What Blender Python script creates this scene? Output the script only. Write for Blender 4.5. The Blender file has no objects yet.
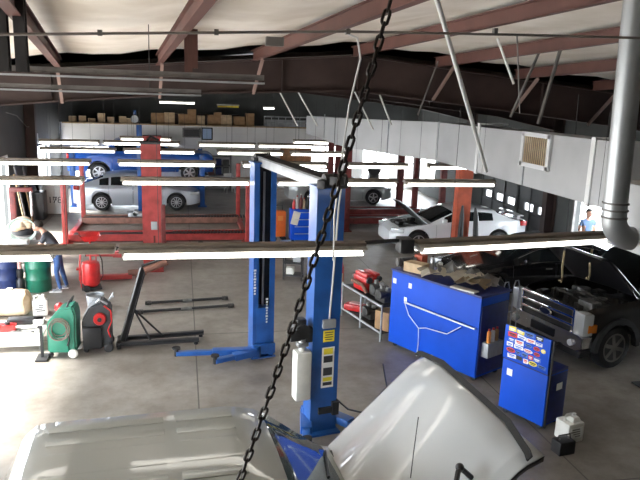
import bpy, bmesh, math, random
from mathutils import Vector, Matrix, Euler
random.seed(7)
SC = bpy.context.scene
COL = SC.collection
PI = math.pi
R = math.radians

# ---------------------------------------------------------------- materials
MATS = {}
def mat(name, col, rough=0.5, metal=0.0, coat=0.0, var=0.0, vscale=6.0, emit=0.0, bump=0.0, col2=None, alpha=1.0, trans=0.0, spec=0.5):
    if name in MATS: return MATS[name]
    m = bpy.data.materials.new(name); m.use_nodes = True
    nt = m.node_tree; b = nt.nodes['Principled BSDF']
    c = (col[0], col[1], col[2], 1)
    b.inputs['Base Color'].default_value = c
    b.inputs['Roughness'].default_value = rough
    b.inputs['Metallic'].default_value = metal
    b.inputs['Coat Weight'].default_value = coat
    b.inputs['Coat Roughness'].default_value = 0.06
    b.inputs['Specular IOR Level'].default_value = spec
    if trans: b.inputs['Transmission Weight'].default_value = trans
    if emit:
        b.inputs['Emission Color'].default_value = c
        b.inputs['Emission Strength'].default_value = emit
    if var > 0 or bump > 0:
        tc = nt.nodes.new('ShaderNodeTexCoord')
        n = nt.nodes.new('ShaderNodeTexNoise'); n.inputs['Scale'].default_value = vscale
        n.inputs['Detail'].default_value = 5
        nt.links.new(tc.outputs['Object'], n.inputs['Vector'])
        if var > 0:
            r = nt.nodes.new('ShaderNodeValToRGB')
            d = col2 if col2 else tuple(x * (1 - var) for x in col)
            r.color_ramp.elements[0].position = 0.35; r.color_ramp.elements[1].position = 0.62
            r.color_ramp.elements[0].color = (d[0], d[1], d[2], 1)
            r.color_ramp.elements[1].color = c
            nt.links.new(n.outputs['Fac'], r.inputs['Fac'])
            nt.links.new(r.outputs['Color'], b.inputs['Base Color'])
        if bump > 0:
            bp = nt.nodes.new('ShaderNodeBump'); bp.inputs['Strength'].default_value = bump
            bp.inputs['Distance'].default_value = 0.02
            nt.links.new(n.outputs['Fac'], bp.inputs['Height'])
            nt.links.new(bp.outputs['Normal'], b.inputs['Normal'])
    MATS[name] = m
    return m

M = {}
def defm(k, *a, **kw): M[k] = mat(k, *a, **kw)
defm('white_paint', (.72, .72, .70), .5)
defm('fixture_white', (.50, .47, .42), .45, var=.2)
defm('fixture_top', (.22, .18, .14), .6, var=.3)
defm('conduit_grey', (.20, .18, .165), .5, metal=.3)
defm('tube_lit', (1, .97, .9), .4, emit=3.6)
defm('blue_steel', (.02, .105, .37), .32, coat=.3, var=.3, vscale=3)
defm('blue_dark', (.01, .045, .2), .4, var=.3, vscale=3)
defm('blue_cabinet', (.004, .075, .56), .5, var=.12, vscale=2, spec=.25)
defm('navy_cabinet', (.008, .02, .16), .42, var=.3)
defm('red_steel', (.42, .055, .05), .42, coat=.15, var=.35, vscale=4)
defm('red_bright', (.55, .02, .02), .35, coat=.3, var=.2)
defm('red_dark', (.16, .025, .022), .5, var=.4)
defm('orange_red', (.52, .10, .045), .5, var=.35, vscale=3)
defm('orange', (.8, .16, .02), .5, var=.1)
defm('primer', (.115, .045, .034), .6, var=.3, vscale=2)
defm('primer_light', (.30, .20, .17), .6, var=.25, vscale=2)
defm('frame_dark', (.052, .030, .026), .65, var=.3, vscale=2)
defm('galv', (.42, .44, .46), .42, metal=.35, var=.2, vscale=5)
defm('duct_white', (.46, .47, .48), .5, metal=.15, var=.10, vscale=1.5)
defm('duct_round', (.42, .44, .45), .42, metal=.7, var=.08, vscale=3)
defm('foil', (.75, .76, .76), .35, metal=.3, bump=.6, vscale=25)
defm('steel_grey', (.20, .19, .18), .5, metal=.3, var=.3)
defm('steel_dark', (.035, .035, .037), .5, metal=.2, var=.3)
defm('black_plastic', (.018, .018, .02), .4, var=.2)
defm('grey_plastic', (.055, .06, .065), .5, var=.2)
defm('rubber', (.014, .014, .015), .75, var=.3, vscale=20)
defm('chain_steel', (.030, .022, .018), .5, metal=.4, var=.4, vscale=30)
defm('chrome', (.75, .75, .76), .12, metal=1.0)
defm('alloy', (.52, .53, .55), .28, metal=.8)
defm('silver_paint', (.50, .53, .58), .3, metal=.3, coat=.7)
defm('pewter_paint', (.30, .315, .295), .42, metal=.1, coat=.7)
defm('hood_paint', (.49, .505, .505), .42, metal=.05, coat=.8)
defm('white_car', (.72, .74, .76), .28, coat=.7)
defm('black_car', (.008, .008, .010), .18, coat=1.0)
defm('bronze_car', (.020, .016, .013), .3, metal=.3, coat=.8)
defm('blue_car', (.012, .09, .42), .3, coat=.6)
defm('tan_silver', (.40, .42, .41), .3, metal=.4, coat=.5)
defm('glass_dark', (.012, .016, .018), .06, spec=.7)
defm('glass_teal', (.05, .075, .08), .06, spec=.8)
defm('lamp_glass', (.58, .60, .61), .12, metal=.2, coat=.8)
defm('lamp_red', (.45, .01, .01), .2, coat=.6)
defm('lamp_amber', (.75, .22, .03), .2, coat=.6)
defm('green_drum', (.012, .17, .10), .42, coat=.2, var=.25)
defm('green_machine', (.015, .20, .125), .42, coat=.2, var=.15)
defm('navy_drum', (.012, .03, .13), .5, var=.25)
defm('cream', (.70, .58, .42), .6, var=.35, vscale=3, col2=(.5, .36, .22))
defm('poly_white', (.70, .69, .64), .5, var=.12)
defm('cardboard', (.40, .24, .12), .8, var=.2)
defm('cardboard_pale', (.60, .44, .27), .8, var=.2)
defm('wood', (.30, .14, .05), .6, var=.4, vscale=5)
defm('lumber', (.46, .33, .18), .7, var=.3)
defm('paper', (.76, .70, .58), .8, var=.1)
defm('paper_grey', (.32, .31, .29), .8, var=.25)
defm('paper_tan', (.46, .36, .24), .8, var=.2)
defm('skin', (.50, .28, .2), .55)
defm('tee', (.07, .075, .09), .8, var=.2)
defm('jeans', (.05, .11, .28), .8, var=.35, vscale=9)
defm('work_blue', (.10, .17, .32), .8, var=.2)
defm('hair', (.02, .014, .01), .7)
defm('shoe', (.25, .25, .28), .6, var=.4, vscale=20)
defm('sole', (.7, .7, .7), .6)
defm('sticker_white', (.8, .8, .78), .5)
defm('sticker_yellow', (.85, .70, .05), .5)
defm('sticker_red', (.65, .04, .04), .5)
defm('sticker_orange', (.8, .28, .05), .5)
defm('sticker_blue', (.06, .16, .55), .5)
defm('sticker_black', (.02, .02, .02), .5)
defm('engine', (.07, .068, .065), .5, metal=.3, var=.5, vscale=12)
defm('engine_light', (.26, .26, .25), .45, metal=.5, var=.4, vscale=12)
defm('rope', (.42, .32, .18), .85, var=.3)
defm('rope_brown', (.16, .13, .10), .6)
defm('hose_white', (.62, .62, .6), .5)
defm('ink', (.05, .05, .055), .6)
defm('green_bright', (.03, .3, .09), .5)
defm('rust', (.22, .10, .07), .7, var=.4)
defm('wall_grey', (.085, .09, .088), .8, var=.15, vscale=1.2)
defm('wall_white', (.80, .79, .77), .8, var=.1, vscale=1)
defm('door_grey', (.060, .064, .066), .55, var=.2, vscale=1)
defm('frame_white', (.68, .69, .70), .6)
defm('asphalt', (.42, .41, .40), .9, var=.2)
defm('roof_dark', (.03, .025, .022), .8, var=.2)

# ---------------------------------------------------------------- mesh builder
def frame_of(d):
    d = Vector(d).normalized()
    a = Vector((0, 0, 1)) if abs(d.z) < .95 else Vector((1, 0, 0))
    u = d.cross(a).normalized(); v = d.cross(u).normalized()
    return u, v

class MB:
    def __init__(s): s.bm = bmesh.new()
    def face(s, pts, mi=0):
        vs = [s.bm.verts.new(p) for p in pts]
        try:
            f = s.bm.faces.new(vs); f.material_index = mi
        except ValueError: pass
        return s
    def box(s, c, d, rot=None, bev=0.0, mi=0, taper=None):
        hx, hy, hz = d[0] / 2, d[1] / 2, d[2] / 2
        tx, ty = taper if taper else (1, 1)
        co = [(-hx, -hy, -hz), (hx, -hy, -hz), (hx, hy, -hz), (-hx, hy, -hz), (-hx * tx, -hy * ty, hz), (hx * tx, -hy * ty, hz), (hx * tx, hy * ty, hz), (-hx * tx, hy * ty, hz)]
        rm = Euler(rot).to_matrix() if rot is not None else None
        vs = []
        for p in co:
            p = Vector(p)
            if rm: p = rm @ p
            vs.append(s.bm.verts.new(p + Vector(c)))
        fs = [s.bm.faces.new([vs[i] for i in q]) for q in ((0, 3, 2, 1), (4, 5, 6, 7), (0, 1, 5, 4), (1, 2, 6, 5), (2, 3, 7, 6), (3, 0, 4, 7))]
        for f in fs: f.material_index = mi
        if bev > 0:
            es = list({e for f in fs for e in f.edges})
            r = bmesh.ops.bevel(s.bm, geom=es, offset=bev, segments=2, affect='EDGES', profile=.6)
            for f in r['faces']: f.material_index = mi
        return s
    def cyl(s, p0, p1, r0, r1=None, n=14, caps=True, mi=0):
        r1 = r0 if r1 is None else r1
        p0 = Vector(p0); p1 = Vector(p1); u, v = frame_of(p1 - p0)
        A = []; B = []
        for i in range(n):
            a = 2 * PI * i / n; d = u * math.cos(a) + v * math.sin(a)
            A.append(s.bm.verts.new(p0 + d * r0)); B.append(s.bm.verts.new(p1 + d * r1))
        for i in range(n):
            j = (i + 1) % n
            s.bm.faces.new((A[i], A[j], B[j], B[i])).material_index = mi
        if caps:
            s.bm.faces.new(A[::-1]).material_index = mi; s.bm.faces.new(B).material_index = mi
        return s
    def tube(s, pts, r, n=8, closed=False, mi=0):
        pts = [Vector(p) for p in pts]; k = len(pts); rings = []
        rr = r if isinstance(r, (list, tuple)) else [r] * k
        u0 = None
        for i, p in enumerate(pts):
            a = pts[i - 1] if (i > 0 or closed) else p
            b = pts[(i + 1) % k] if (i < k - 1 or closed) else p
            d = (b - a).normalized()
            if u0 is None: u, v = frame_of(d)
            else:
                u = (u0 - d * u0.dot(d)).normalized(); v = d.cross(u)
            u0 = u
            rings.append([s.bm.verts.new(p + (u * math.cos(2 * PI * j / n) + v * math.sin(2 * PI * j / n)) * rr[i]) for j in range(n)])
        for i in range(k if closed else k - 1):
            A = rings[i]; B = rings[(i + 1) % k]
            for j in range(n):
                q = (j + 1) % n
                s.bm.faces.new((A[j], A[q], B[q], B[j])).material_index = mi
        if not closed:
            s.bm.faces.new(rings[0][::-1]).material_index = mi; s.bm.faces.new(rings[-1]).material_index = mi
        return s
    def lathe(s, prof, c=(0, 0, 0), axis='z', n=24, mi=0):
        c = Vector(c); rings = []
        for r, z in prof:
            ring = []
            for i in range(n):
                a = 2 * PI * i / n; x, y = r * math.cos(a), r * math.sin(a)
                p = Vector((x, y, z)) if axis == 'z' else (Vector((x, z, y)) if axis == 'y' else Vector((z, x, y)))
                ring.append(s.bm.verts.new(c + p))
            rings.append(ring)
        for A, B in zip(rings, rings[1:]):
            for i in range(n):
                j = (i + 1) % n
                s.bm.faces.new((A[i], A[j], B[j], B[i])).material_index = mi
        if prof[0][0] > 1e-4: s.bm.faces.new(rings[0][::-1]).material_index = mi
        if prof[-1][0] > 1e-4: s.bm.faces.new(rings[-1]).material_index = mi
        return s
    def prism(s, poly, a0, a1, axis='y', mi=0):
        def P(p, t): return Vector((p[0], t, p[1])) if axis == 'y' else (Vector((t, p[0], p[1])) if axis == 'x' else Vector((p[0], p[1], t)))
        A = [s.bm.verts.new(P(p, a0)) for p in poly]; B = [s.bm.verts.new(P(p, a1)) for p in poly]
        k = len(poly)
        for i in range(k):
            j = (i + 1) % k
            s.bm.faces.new((A[i], A[j], B[j], B[i])).material_index = mi
        s.bm.faces.new(A[::-1]).material_index = mi; s.bm.faces.new(B).material_index = mi
        return s
    def ball(s, c, r, sc=(1, 1, 1), seg=14, mi=0):
        n0 = len(s.bm.verts)
        res = bmesh.ops.create_uvsphere(s.bm, u_segments=seg, v_segments=max(6, seg // 2 + 1), radius=r)
        for v in res['verts']:
            v.co = Vector((v.co.x * sc[0], v.co.y * sc[1], v.co.z * sc[2])) + Vector(c)
            for f in v.link_faces: f.material_index = mi
        return s
    def beam(s, a, b, w, h, t=.012, mi=0):
        # an I-section from a to b, web vertical
        a = Vector(a); b = Vector(b); d = (b - a).normalized()
        sd = d.cross(Vector((0, 0, 1))).normalized(); up = sd.cross(d).normalized()
        def slab(cy, cz, wy, hz):
            vs = []
            for p in (a, b):
                for sy, sz in ((-1, -1), (1, -1), (1, 1), (-1, 1)):
                    vs.append(s.bm.verts.new(p + sd * (cy + sy * wy / 2) + up * (cz + sz * hz / 2)))
            for q in ((0, 3, 2, 1), (4, 5, 6, 7), (0, 1, 5, 4), (1, 2, 6, 5), (2, 3, 7, 6), (3, 0, 4, 7)):
                s.bm.faces.new([vs[i] for i in q]).material_index = mi
        slab(0, h / 2 - t / 2, w, t); slab(0, -h / 2 + t / 2, w, t); slab(0, 0, t, h - 2 * t)
        return s
    def build(s, name, m, parent=None, smooth=True, ang=38, loc=None, kind=None):
        bmesh.ops.recalc_face_normals(s.bm, faces=s.bm.faces)
        me = bpy.data.meshes.new(name); s.bm.to_mesh(me); s.bm.free()
        ms = m if isinstance(m, (list, tuple)) else [m]
        for x in ms: me.materials.append(M[x] if isinstance(x, str) else x)
        if smooth and len(me.polygons):
            me.polygons.foreach_set('use_smooth', [True] * len(me.polygons))
            me.set_sharp_from_angle(angle=R(ang))
        o = bpy.data.objects.new(name, me); COL.objects.link(o)
        if parent is not None: o.parent = parent
        if loc is not None: o.location = loc
        if kind: o['kind'] = kind
        return o

def tag(o, label, cat, group=None):
    o['label'] = label; o['category'] = cat
    if group: o['group'] = group
    return o
def thing(name, label, cat, loc=(0, 0, 0), rz=0.0, group=None):
    o = bpy.data.objects.new(name, None); COL.objects.link(o)
    o.empty_display_size = .2
    o.location = loc; o.rotation_euler = (0, 0, rz)
    return tag(o, label, cat, group)
KIDS = {}
def copy_tree(o, label=None, loc=None, rz=None):
    c = o.copy(); COL.objects.link(c)
    for ch in [x for x in bpy.data.objects if x.parent == o]:
        d = copy_tree(ch); d.parent = c
    if label: c['label'] = label
    if loc is not None: c.location = loc
    if rz is not None: c.rotation_euler = (0, 0, rz)
    return c
def struct(name, mb, m, smooth=False):
    return mb.build(name, m, None, smooth=smooth, kind='structure')
ORD = ['first', 'second', 'third', 'fourth', 'fifth', 'sixth', 'seventh', 'eighth', 'ninth', 'tenth', 'eleventh', 'twelfth', 'thirteenth', 'fourteenth', 'fifteenth', 'sixteenth']
def lerp(a, b, t): return a + (b - a) * t
def interp(tab, x):
    if x <= tab[0][0]: return tab[0][1]
    for (x0, y0), (x1, y1) in zip(tab, tab[1:]):
        if x <= x1: return lerp(y0, y1, (x - x0) / (x1 - x0) if x1 > x0 else 1)
    return tab[-1][1]
def sm(tab, x, h=.07):
    return (interp(tab, x - h) + interp(tab, x - h / 2) + interp(tab, x) + interp(tab, x + h / 2) + interp(tab, x + h)) / 5
# ================================================================ camera
cam_d = bpy.data.cameras.new('camera'); cam = bpy.data.objects.new('camera', cam_d); COL.objects.link(cam)
cam_d.sensor_width = 36; cam_d.lens = 36 * 660 / 640; cam_d.clip_start = .05; cam_d.clip_end = 300
def cam_matrix(pitch=12.7, yaw=12.0, roll=2.0):
    p, y, r = R(pitch), R(yaw), R(roll)
    fw = Vector((math.sin(y) * math.cos(p), math.cos(y) * math.cos(p), -math.sin(p)))
    rt = Vector((math.cos(y), -math.sin(y), 0)); up = rt.cross(fw)
    r2 = rt * math.cos(r) + up * math.sin(r); u2 = up * math.cos(r) - rt * math.sin(r)
    m = Matrix((r2, u2, -fw)).transposed().to_4x4(); m.translation = (0, 0, 4.9)
    return m
cam.matrix_world = cam_matrix()
SC.camera = cam

# ================================================================ world, view
w = bpy.data.worlds.new('sky'); SC.world = w; w.use_nodes = True
bg = w.node_tree.nodes['Background']
bg.inputs['Color'].default_value = (.86, .93, 1, 1); bg.inputs['Strength'].default_value = 12.0
SC.view_settings.view_transform = 'Standard'; SC.view_settings.look = 'None'
SC.view_settings.gamma = 1; SC.view_settings.use_curve_mapping = False
SC.view_settings.exposure = 0.62
sl = bpy.data.lights.new('sun', 'SUN'); sl.energy = 34.0; sl.angle = R(16); sl.color = (1, .96, .9)
so = bpy.data.objects.new('sun', sl); COL.objects.link(so)
so.rotation_euler = Vector((-math.cos(R(48)), .12, math.sin(R(48)))).to_track_quat('Z', 'Y').to_euler()
SC.cycles.use_denoising = True
SC.cycles.max_bounces = 7; SC.cycles.diffuse_bounces = 4
SC.cycles.sample_clamp_indirect = 6

# ================================================================ room shell
XL, XR, YB, YF = -5.6, 12.0, 33.0, -2.0
def floor_mat():
    m = bpy.data.materials.new('concrete_floor'); m.use_nodes = True; nt = m.node_tree; b = nt.nodes['Principled BSDF']
    N = nt.nodes.new; L = nt.links.new
    tc = N('ShaderNodeTexCoord')
    n1 = N('ShaderNodeTexNoise'); n1.inputs['Scale'].default_value = .45; n1.inputs['Detail'].default_value = 7; n1.inputs['Roughness'].default_value = .62
    n2 = N('ShaderNodeTexNoise'); n2.inputs['Scale'].default_value = 3.2; n2.inputs['Detail'].default_value = 8; n2.inputs['Roughness'].default_value = .7
    n3 = N('ShaderNodeTexVoronoi'); n3.inputs['Scale'].default_value = .55
    for n in (n1, n2, n3): L(tc.outputs['Object'], n.inputs['Vector'])
    r1 = N('ShaderNodeValToRGB'); r1.color_ramp.elements[0].position = .34; r1.color_ramp.elements[1].position = .66
    r1.color_ramp.elements[0].color = (.19, .168, .143, 1); r1.color_ramp.elements[1].color = (.335, .306, .268, 1)
    L(n1.outputs['Fac'], r1.inputs['Fac'])
    r2 = N('ShaderNodeValToRGB'); r2.color_ramp.elements[0].position = .3; r2.color_ramp.elements[1].position = .6
    r2.color_ramp.elements[0].color = (.62, .58, .54, 1); r2.color_ramp.elements[1].color = (1, 1, 1, 1)
    L(n2.outputs['Fac'], r2.inputs['Fac'])
    mx = N('ShaderNodeMixRGB'); mx.blend_type = 'MULTIPLY'; mx.inputs[0].default_value = .8
    L(r1.outputs['Color'], mx.inputs[1]); L(r2.outputs['Color'], mx.inputs[2])
    # oil spots
    r3 = N('ShaderNodeValToRGB'); r3.color_ramp.elements[0].position = .03; r3.color_ramp.elements[1].position = .22
    r3.color_ramp.elements[0].color = (.45, .42, .4, 1); r3.color_ramp.elements[1].color = (1, 1, 1, 1)
    L(n3.outputs['Distance'], r3.inputs['Fac'])
    mx2 = N('ShaderNodeMixRGB'); mx2.blend_type = 'MULTIPLY'; mx2.inputs[0].default_value = .7
    L(mx.outputs['Color'], mx2.inputs[1]); L(r3.outputs['Color'], mx2.inputs[2])
    # control joints every few metres
    sp = N('ShaderNodeSeparateXYZ'); L(tc.outputs['Object'], sp.inputs[0])
    last = mx2.outputs['Color']
    for ax, off, per in ((0, -.2, 5.0), (1, -.85, 6.0)):
        a = N('ShaderNodeMath'); a.operation = 'ADD'; a.inputs[1].default_value = off + 100 * per; L(sp.outputs[ax], a.inputs[0])
        md = N('ShaderNodeMath'); md.operation = 'MODULO'; md.inputs[1].default_value = per; L(a.outputs[0], md.inputs[0])
        lt = N('ShaderNodeMath'); lt.operation = 'LESS_THAN'; lt.inputs[1].default_value = .022; L(md.outputs[0], lt.inputs[0])
        k = N('ShaderNodeMixRGB'); L(lt.outputs[0], k.inputs[0]); L(last, k.inputs[1]); k.inputs[2].default_value = (.075, .065, .055, 1)
        last = k.outputs['Color']
    L(last, b.inputs['Base Color'])
    rr = N('ShaderNodeMapRange'); rr.inputs['To Min'].default_value = .3; rr.inputs['To Max'].default_value = .55
    L(n1.outputs['Fac'], rr.inputs['Value']); L(rr.outputs[0], b.inputs['Roughness'])
    bp = N('ShaderNodeBump'); bp.inputs['Strength'].default_value = .15; bp.inputs['Distance'].default_value = .01
    L(n2.outputs['Fac'], bp.inputs['Height']); L(bp.outputs['Normal'], b.inputs['Normal'])
    return m
struct('floor', MB().box(((XL + XR) / 2, (YB + YF) / 2, -.1), (XR - XL + .4, YB - YF + .4, .2)), floor_mat())
g = MB(); g.box((3, 15, -.25), (160, 160, .1)); struct('ground', g, 'asphalt')

HT = 6.4
def wall_x(name, x, t, y0, y1, opens, m, h=HT):
    mb = MB(); ys = y0
    for a, b, z0, z1 in sorted(opens):
        if a > ys: mb.box((x, (ys + a) / 2, h / 2), (t, a - ys, h))
        if z0 > 0: mb.box((x, (a + b) / 2, z0 / 2), (t, b - a, z0))
        mb.box((x, (a + b) / 2, (z1 + h) / 2), (t, b - a, h - z1)); ys = b
    if ys < y1: mb.box((x, (ys + y1) / 2, h / 2), (t, y1 - ys, h))
    return struct(name, mb, m)
def wall_y(name, y, t, x0, x1, opens, m, h=HT, zb=0):
    mb = MB(); xs = x0
    for a, b, z0, z1 in sorted(opens):
        if a > xs: mb.box(((xs + a) / 2, y, (zb + h) / 2), (a - xs, t, h - zb))
        if z0 > zb: mb.box(((a + b) / 2, y, (zb + z0) / 2), (b - a, t, z0 - zb))
        if z1 < h: mb.box(((a + b) / 2, y, (z1 + h) / 2), (b - a, t, h - z1))
        xs = b
    if xs < x1: mb.box(((xs + x1) / 2, y, (zb + h) / 2), (x1 - xs, t, h - zb))
    return struct(name, mb, m)
wall_x('wall_left', XL - .1, .2, YF, YB, [(2.2, 7.6, 0, 3.6), (9.2, 15.0, 0, 3.6), (16.2, 23.2, 0, 2.5), (26.6, 30.4, .9, 2.4)], 'wall_grey')
wall_x('wall_right', XR + .1, .2, YF, YB, [(10.3, 13.2, 0, 2.2), (16.2, 18.3, 0, 2.6), (19.3, 22.0, 0, 2.3), (22.1, 25.0, 0, 2.3), (30.2, 32.7, .5, 2.7)], 'wall_grey')
wall_y('wall_back', YB + .1, .2, XL - .2, XR + .2, [(-5.2, -1.9, .2, 2.0), (6.3, 8.0, .3, 2.2), (9.1, 10.6, .3, 2.4), (11.0, 11.9, .3, 2.4)], ['wall_white'], h=3.1)
wall_y('wall_back_upper', YB + .1, .2, XL - .2, XR + .2, [], 'wall_grey', zb=3.1)
wall_y('wall_front', YF - .1, .2, XL - .2, XR + .2, [], 'wall_grey')
# window frames in the far openings
def win_frame(name, axis, c, a0, a1, z0, z1, nv, nh, m='frame_white'):
    mb = MB()
    def bar(ca, cz, la, lz):
        if axis == 'y': mb.box((ca, c, cz), (la, .08, lz))
        else: mb.box((c, ca, cz), (.08, la, lz))
    for i in range(nv + 1): bar(lerp(a0, a1, i / nv), (z0 + z1) / 2, .07, z1 - z0)
    for i in range(nh + 1): bar((a0 + a1) / 2, lerp(z0, z1, i / nh), a1 - a0, .07)
    struct(name, mb, m)
win_frame('window_1', 'y', YB + .05, 6.3, 8.0, .3, 2.2, 2, 2)
win_frame('window_2', 'y', YB + .05, 9.1, 10.6, .3, 2.4, 2, 2)
win_frame('window_3', 'y', YB + .05, 11.0, 11.9, .3, 2.4, 1, 2)
win_frame('window_4', 'x', XR + .05, 30.2, 32.7, .5, 2.7, 2, 2)
win_frame('window_5', 'x', XL - .05, 26.6, 30.4, .9, 2.4, 3, 1)
win_frame('door_1', 'y', YB + .05, -5.2, -1.9, .2, 2.0, 3, 1)
# closed sectional doors on the right wall, each with a row of small lit panes
def sectional(name, y0, y1, h, panes):
    mb = MB(); x = XR + .08
    zs = [0, .92, 1.32, h]
    n = 2
    mb.box((x, (y0 + y1) / 2, .46), (.06, y1 - y0, .91)); mb.box((x, (y0 + y1) / 2, (1.34 + h) / 2), (.06, y1 - y0, h - 1.34))
    ys = sorted(panes); p = y0
    for c in ys:
        a, b = c - .31, c + .31
        mb.box((x, (p + a) / 2, 1.13), (.06, a - p, .42)); p = b
        mb.box((x, c, .955), (.06, .62, .09)); mb.box((x, c, 1.305), (.06, .62, .09))
    mb.box((x, (p + y1) / 2, 1.13), (.06, y1 - p, .42))
    for z in (.45, .9, 1.36, 1.82): mb.box((x - .04, (y0 + y1) / 2, z), (.03, y1 - y0, .025))
    for c in [y0 + .03] + [lerp(y0, y1, (i + 1) / 3) for i in range(2)] + [y1 - .03]: mb.box((x - .045, c, h / 2), (.05, .06, h))
    struct(name, mb, 'door_grey')
sectional('door_2', 19.3, 22.0, 2.3, [20.25, 21.2])
sectional('door_3', 22.1, 25.0, 2.3, [22.5, 23.4, 24.35])
win_frame('trim_1', 'x', XL - .02, 16.2, 23.2, 0, 2.5, 1, 1)
win_frame('trim_2', 'x', XR - .02, 16.2, 18.3, 0, 2.6, 1, 1, 'steel_grey')

# ================================================================ roof
APX, APZ = 3.4, 5.62          # apex of the frame top at Y = 13
def ftop(x): return APZ - (.085 * (APX - x) if x < APX else .093 * (x - APX))
DV = Vector((-.110, 1, -.042))   # run of the purlins (away from the camera, slightly downhill)
def along(x, z, y):              # point on a purlin line through (x, 13, z) at distance y
    return Vector((x, 13, z)) + DV * (y - 13)
ceil = MB(); xs = []
x = -6.6
while x < 13.9: xs.append(x); x += .46
def roofz(x):
    t = ((x + 2.14) / 1.8) % 1.0
    return ftop(x) + .26 - .07 * math.sin(PI * t) ** 2 * 1.0
for a, b in zip(xs, xs[1:]):
    for y0, y1 in ((-2.2, 3), (3, 8), (8, 12.9)):
        q = [along(a, roofz(a), y0), along(b, roofz(b), y0), along(b, roofz(b), y1), along(a, roofz(a), y1)]
        ceil.face(q)
bmesh.ops.remove_doubles(ceil.bm, verts=ceil.bm.verts, dist=.001)
mc = mat('insulation', (.82, .76, .68), .75, var=.16, vscale=1.1, col2=(.66, .59, .5), bump=.5)
struct('ceiling', ceil, mc, smooth=True)
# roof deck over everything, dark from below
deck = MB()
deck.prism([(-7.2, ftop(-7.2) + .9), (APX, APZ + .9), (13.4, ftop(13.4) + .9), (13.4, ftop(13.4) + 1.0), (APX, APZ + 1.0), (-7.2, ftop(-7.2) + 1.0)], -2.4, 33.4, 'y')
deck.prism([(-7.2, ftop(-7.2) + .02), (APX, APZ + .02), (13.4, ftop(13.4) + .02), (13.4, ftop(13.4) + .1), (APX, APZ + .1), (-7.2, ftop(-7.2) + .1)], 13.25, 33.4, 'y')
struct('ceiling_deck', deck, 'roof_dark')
# purlins
PX = [-5.7, -3.9, -2.14, -.42, 1.32, 3.25, 4.95, 6.7, 8.5, 10.3]
for i, x in enumerate(PX):
    mb = MB(); z = ftop(x) + .06
    sl_ = [.11, .11, .118, .088, .106, .13, .12, .11, .11, .11][i]
    mb.beam((x + sl_ * 15, -2.0, z + .63), (x + sl_ * .14, 12.86, z), .10, .19, .014)
    struct('trim_%d' % (3 + i), mb, 'primer')
# rigid frames: tapered web with flanges, standing on columns at both walls
def rigid(name, Y, m):
    mb = MB()
    XS = [XL + .1, -2, 0.6, APX, 6.4, 9.6, XR - .1]
    low = [4.22, 4.58, 4.80, 4.93, 4.66, 4.34, 3.9]
    top = [(x, ftop(x) - .02) for x in XS]
    bot = list(zip(XS, low))
    mb.prism(top + bot[::-1], Y - .012, Y + .012, 'y')
    for (x0, z0), (x1, z1) in list(zip(top, top[1:])) + list(zip(bot, bot[1:])):
        mb.prism([(x0, z0 - .014), (x1, z1 - .014), (x1, z1 + .014), (x0, z0 + .014)], Y - .13, Y + .13, 'y')
    for x in (-3.9, -2.3, 1.9, 3.4, 7.4):
        zt = ftop(x) - .03; zb = interp(bot, x)
        mb.box((x, Y, (zt + zb) / 2), (.014, .2, zt - zb))
    for sx, x in ((1, XL + .14), (-1, XR - .14)):
        zt = ftop(x)
        mb.box((x, Y, zt / 2), (.02, .02, zt)); mb.box((x - .12 * sx, Y, zt / 2), (.02, .26, zt)); mb.box((x + .22 * sx, Y, zt / 2), (.02, .26, zt)); mb.box((x + .05 * sx, Y, zt / 2), (.34, .016, zt))
    struct(name, mb, m)
rigid('trim_20', 13.0, 'frame_dark')
rigid('trim_21', 19.5, 'frame_dark')
rigid('trim_22', 26.0, 'frame_dark')
# diagonal flange braces by the near frame
fb = MB()
for x in (-2.14, -.42, 1.32, 4.95, 6.7, 8.5, 10.3):
    fb.beam(along(x, ftop(x) - .06, 12.1), (x + .02, 12.9, interp([(-5.5, 4.25), (APX, 4.95), (12, 3.95)], x) + .03), .05, .05, .008)
struct('trim_23', fb, 'primer_light')

# ================================================================ mezzanine across the far end
mz = MB(); mz.box((.35, 32.0, 3.08), (10.9, 2.1, .16)); struct('mezzanine_floor', mz, 'steel_grey')
fa = MB()
fa.box((.35, 30.93, 2.74), (10.9, .08, .86))
for i in range(12): fa.box((-5.1 + i * .99, 30.88, 2.74), (.025, .02, .84))
struct('wall_mezzanine', fa, 'wall_white')
me_ = MB(); me_.box((.35, 30.9, 3.19), (10.94, .16, .05)); struct('trim_24', me_, 'lumber')
# ================================================================ vehicles
def wheel(parent, pos, r, w, side, spokes=5, rim='alloy', n=22):
    x, y, z = pos
    t = MB()
    t.lathe([(r * .62, -w * .42), (r * .70, -w * .5), (r * .93, -w * .46), (r, -w * .3), (r, w * .3), (r * .93, w * .46), (r * .70, w * .5), (r * .62, w * .42)], (0, 0, 0), 'y', n)
    o = t.build('wheel', 'rubber', parent, loc=(x, y, z))
    k = MB(); s = side
    k.lathe([(r * .66, s * w * .44), (r * .60, s * w * .46), (r * .56, s * w * .30), (r * .2, s * w * .18), (.001, s * w * .18)], (0, 0, 0), 'y', n, mi=1)
    k.lathe([(r * .66, s * w * .30), (r * .68, s * w * .47), (r * .60, s * w * .48), (r * .58, s * w * .3)], (0, 0, 0), 'y', n)
    k.lathe([(r * .17, s * w * .2), (r * .15, s * w * .46), (.001, s * w * .48)], (0, 0, 0), 'y', 12)
    for i in range(spokes):
        a = 2 * PI * i / spokes + .3
        k.box((math.cos(a) * r * .36, s * w * .40, math.sin(a) * r * .36), (r * .52, w * .12, r * (.17 if spokes < 8 else .09)), rot=(0, -a, 0))
    k.build('rim', [rim, 'black_plastic'], o)
    return o

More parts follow.
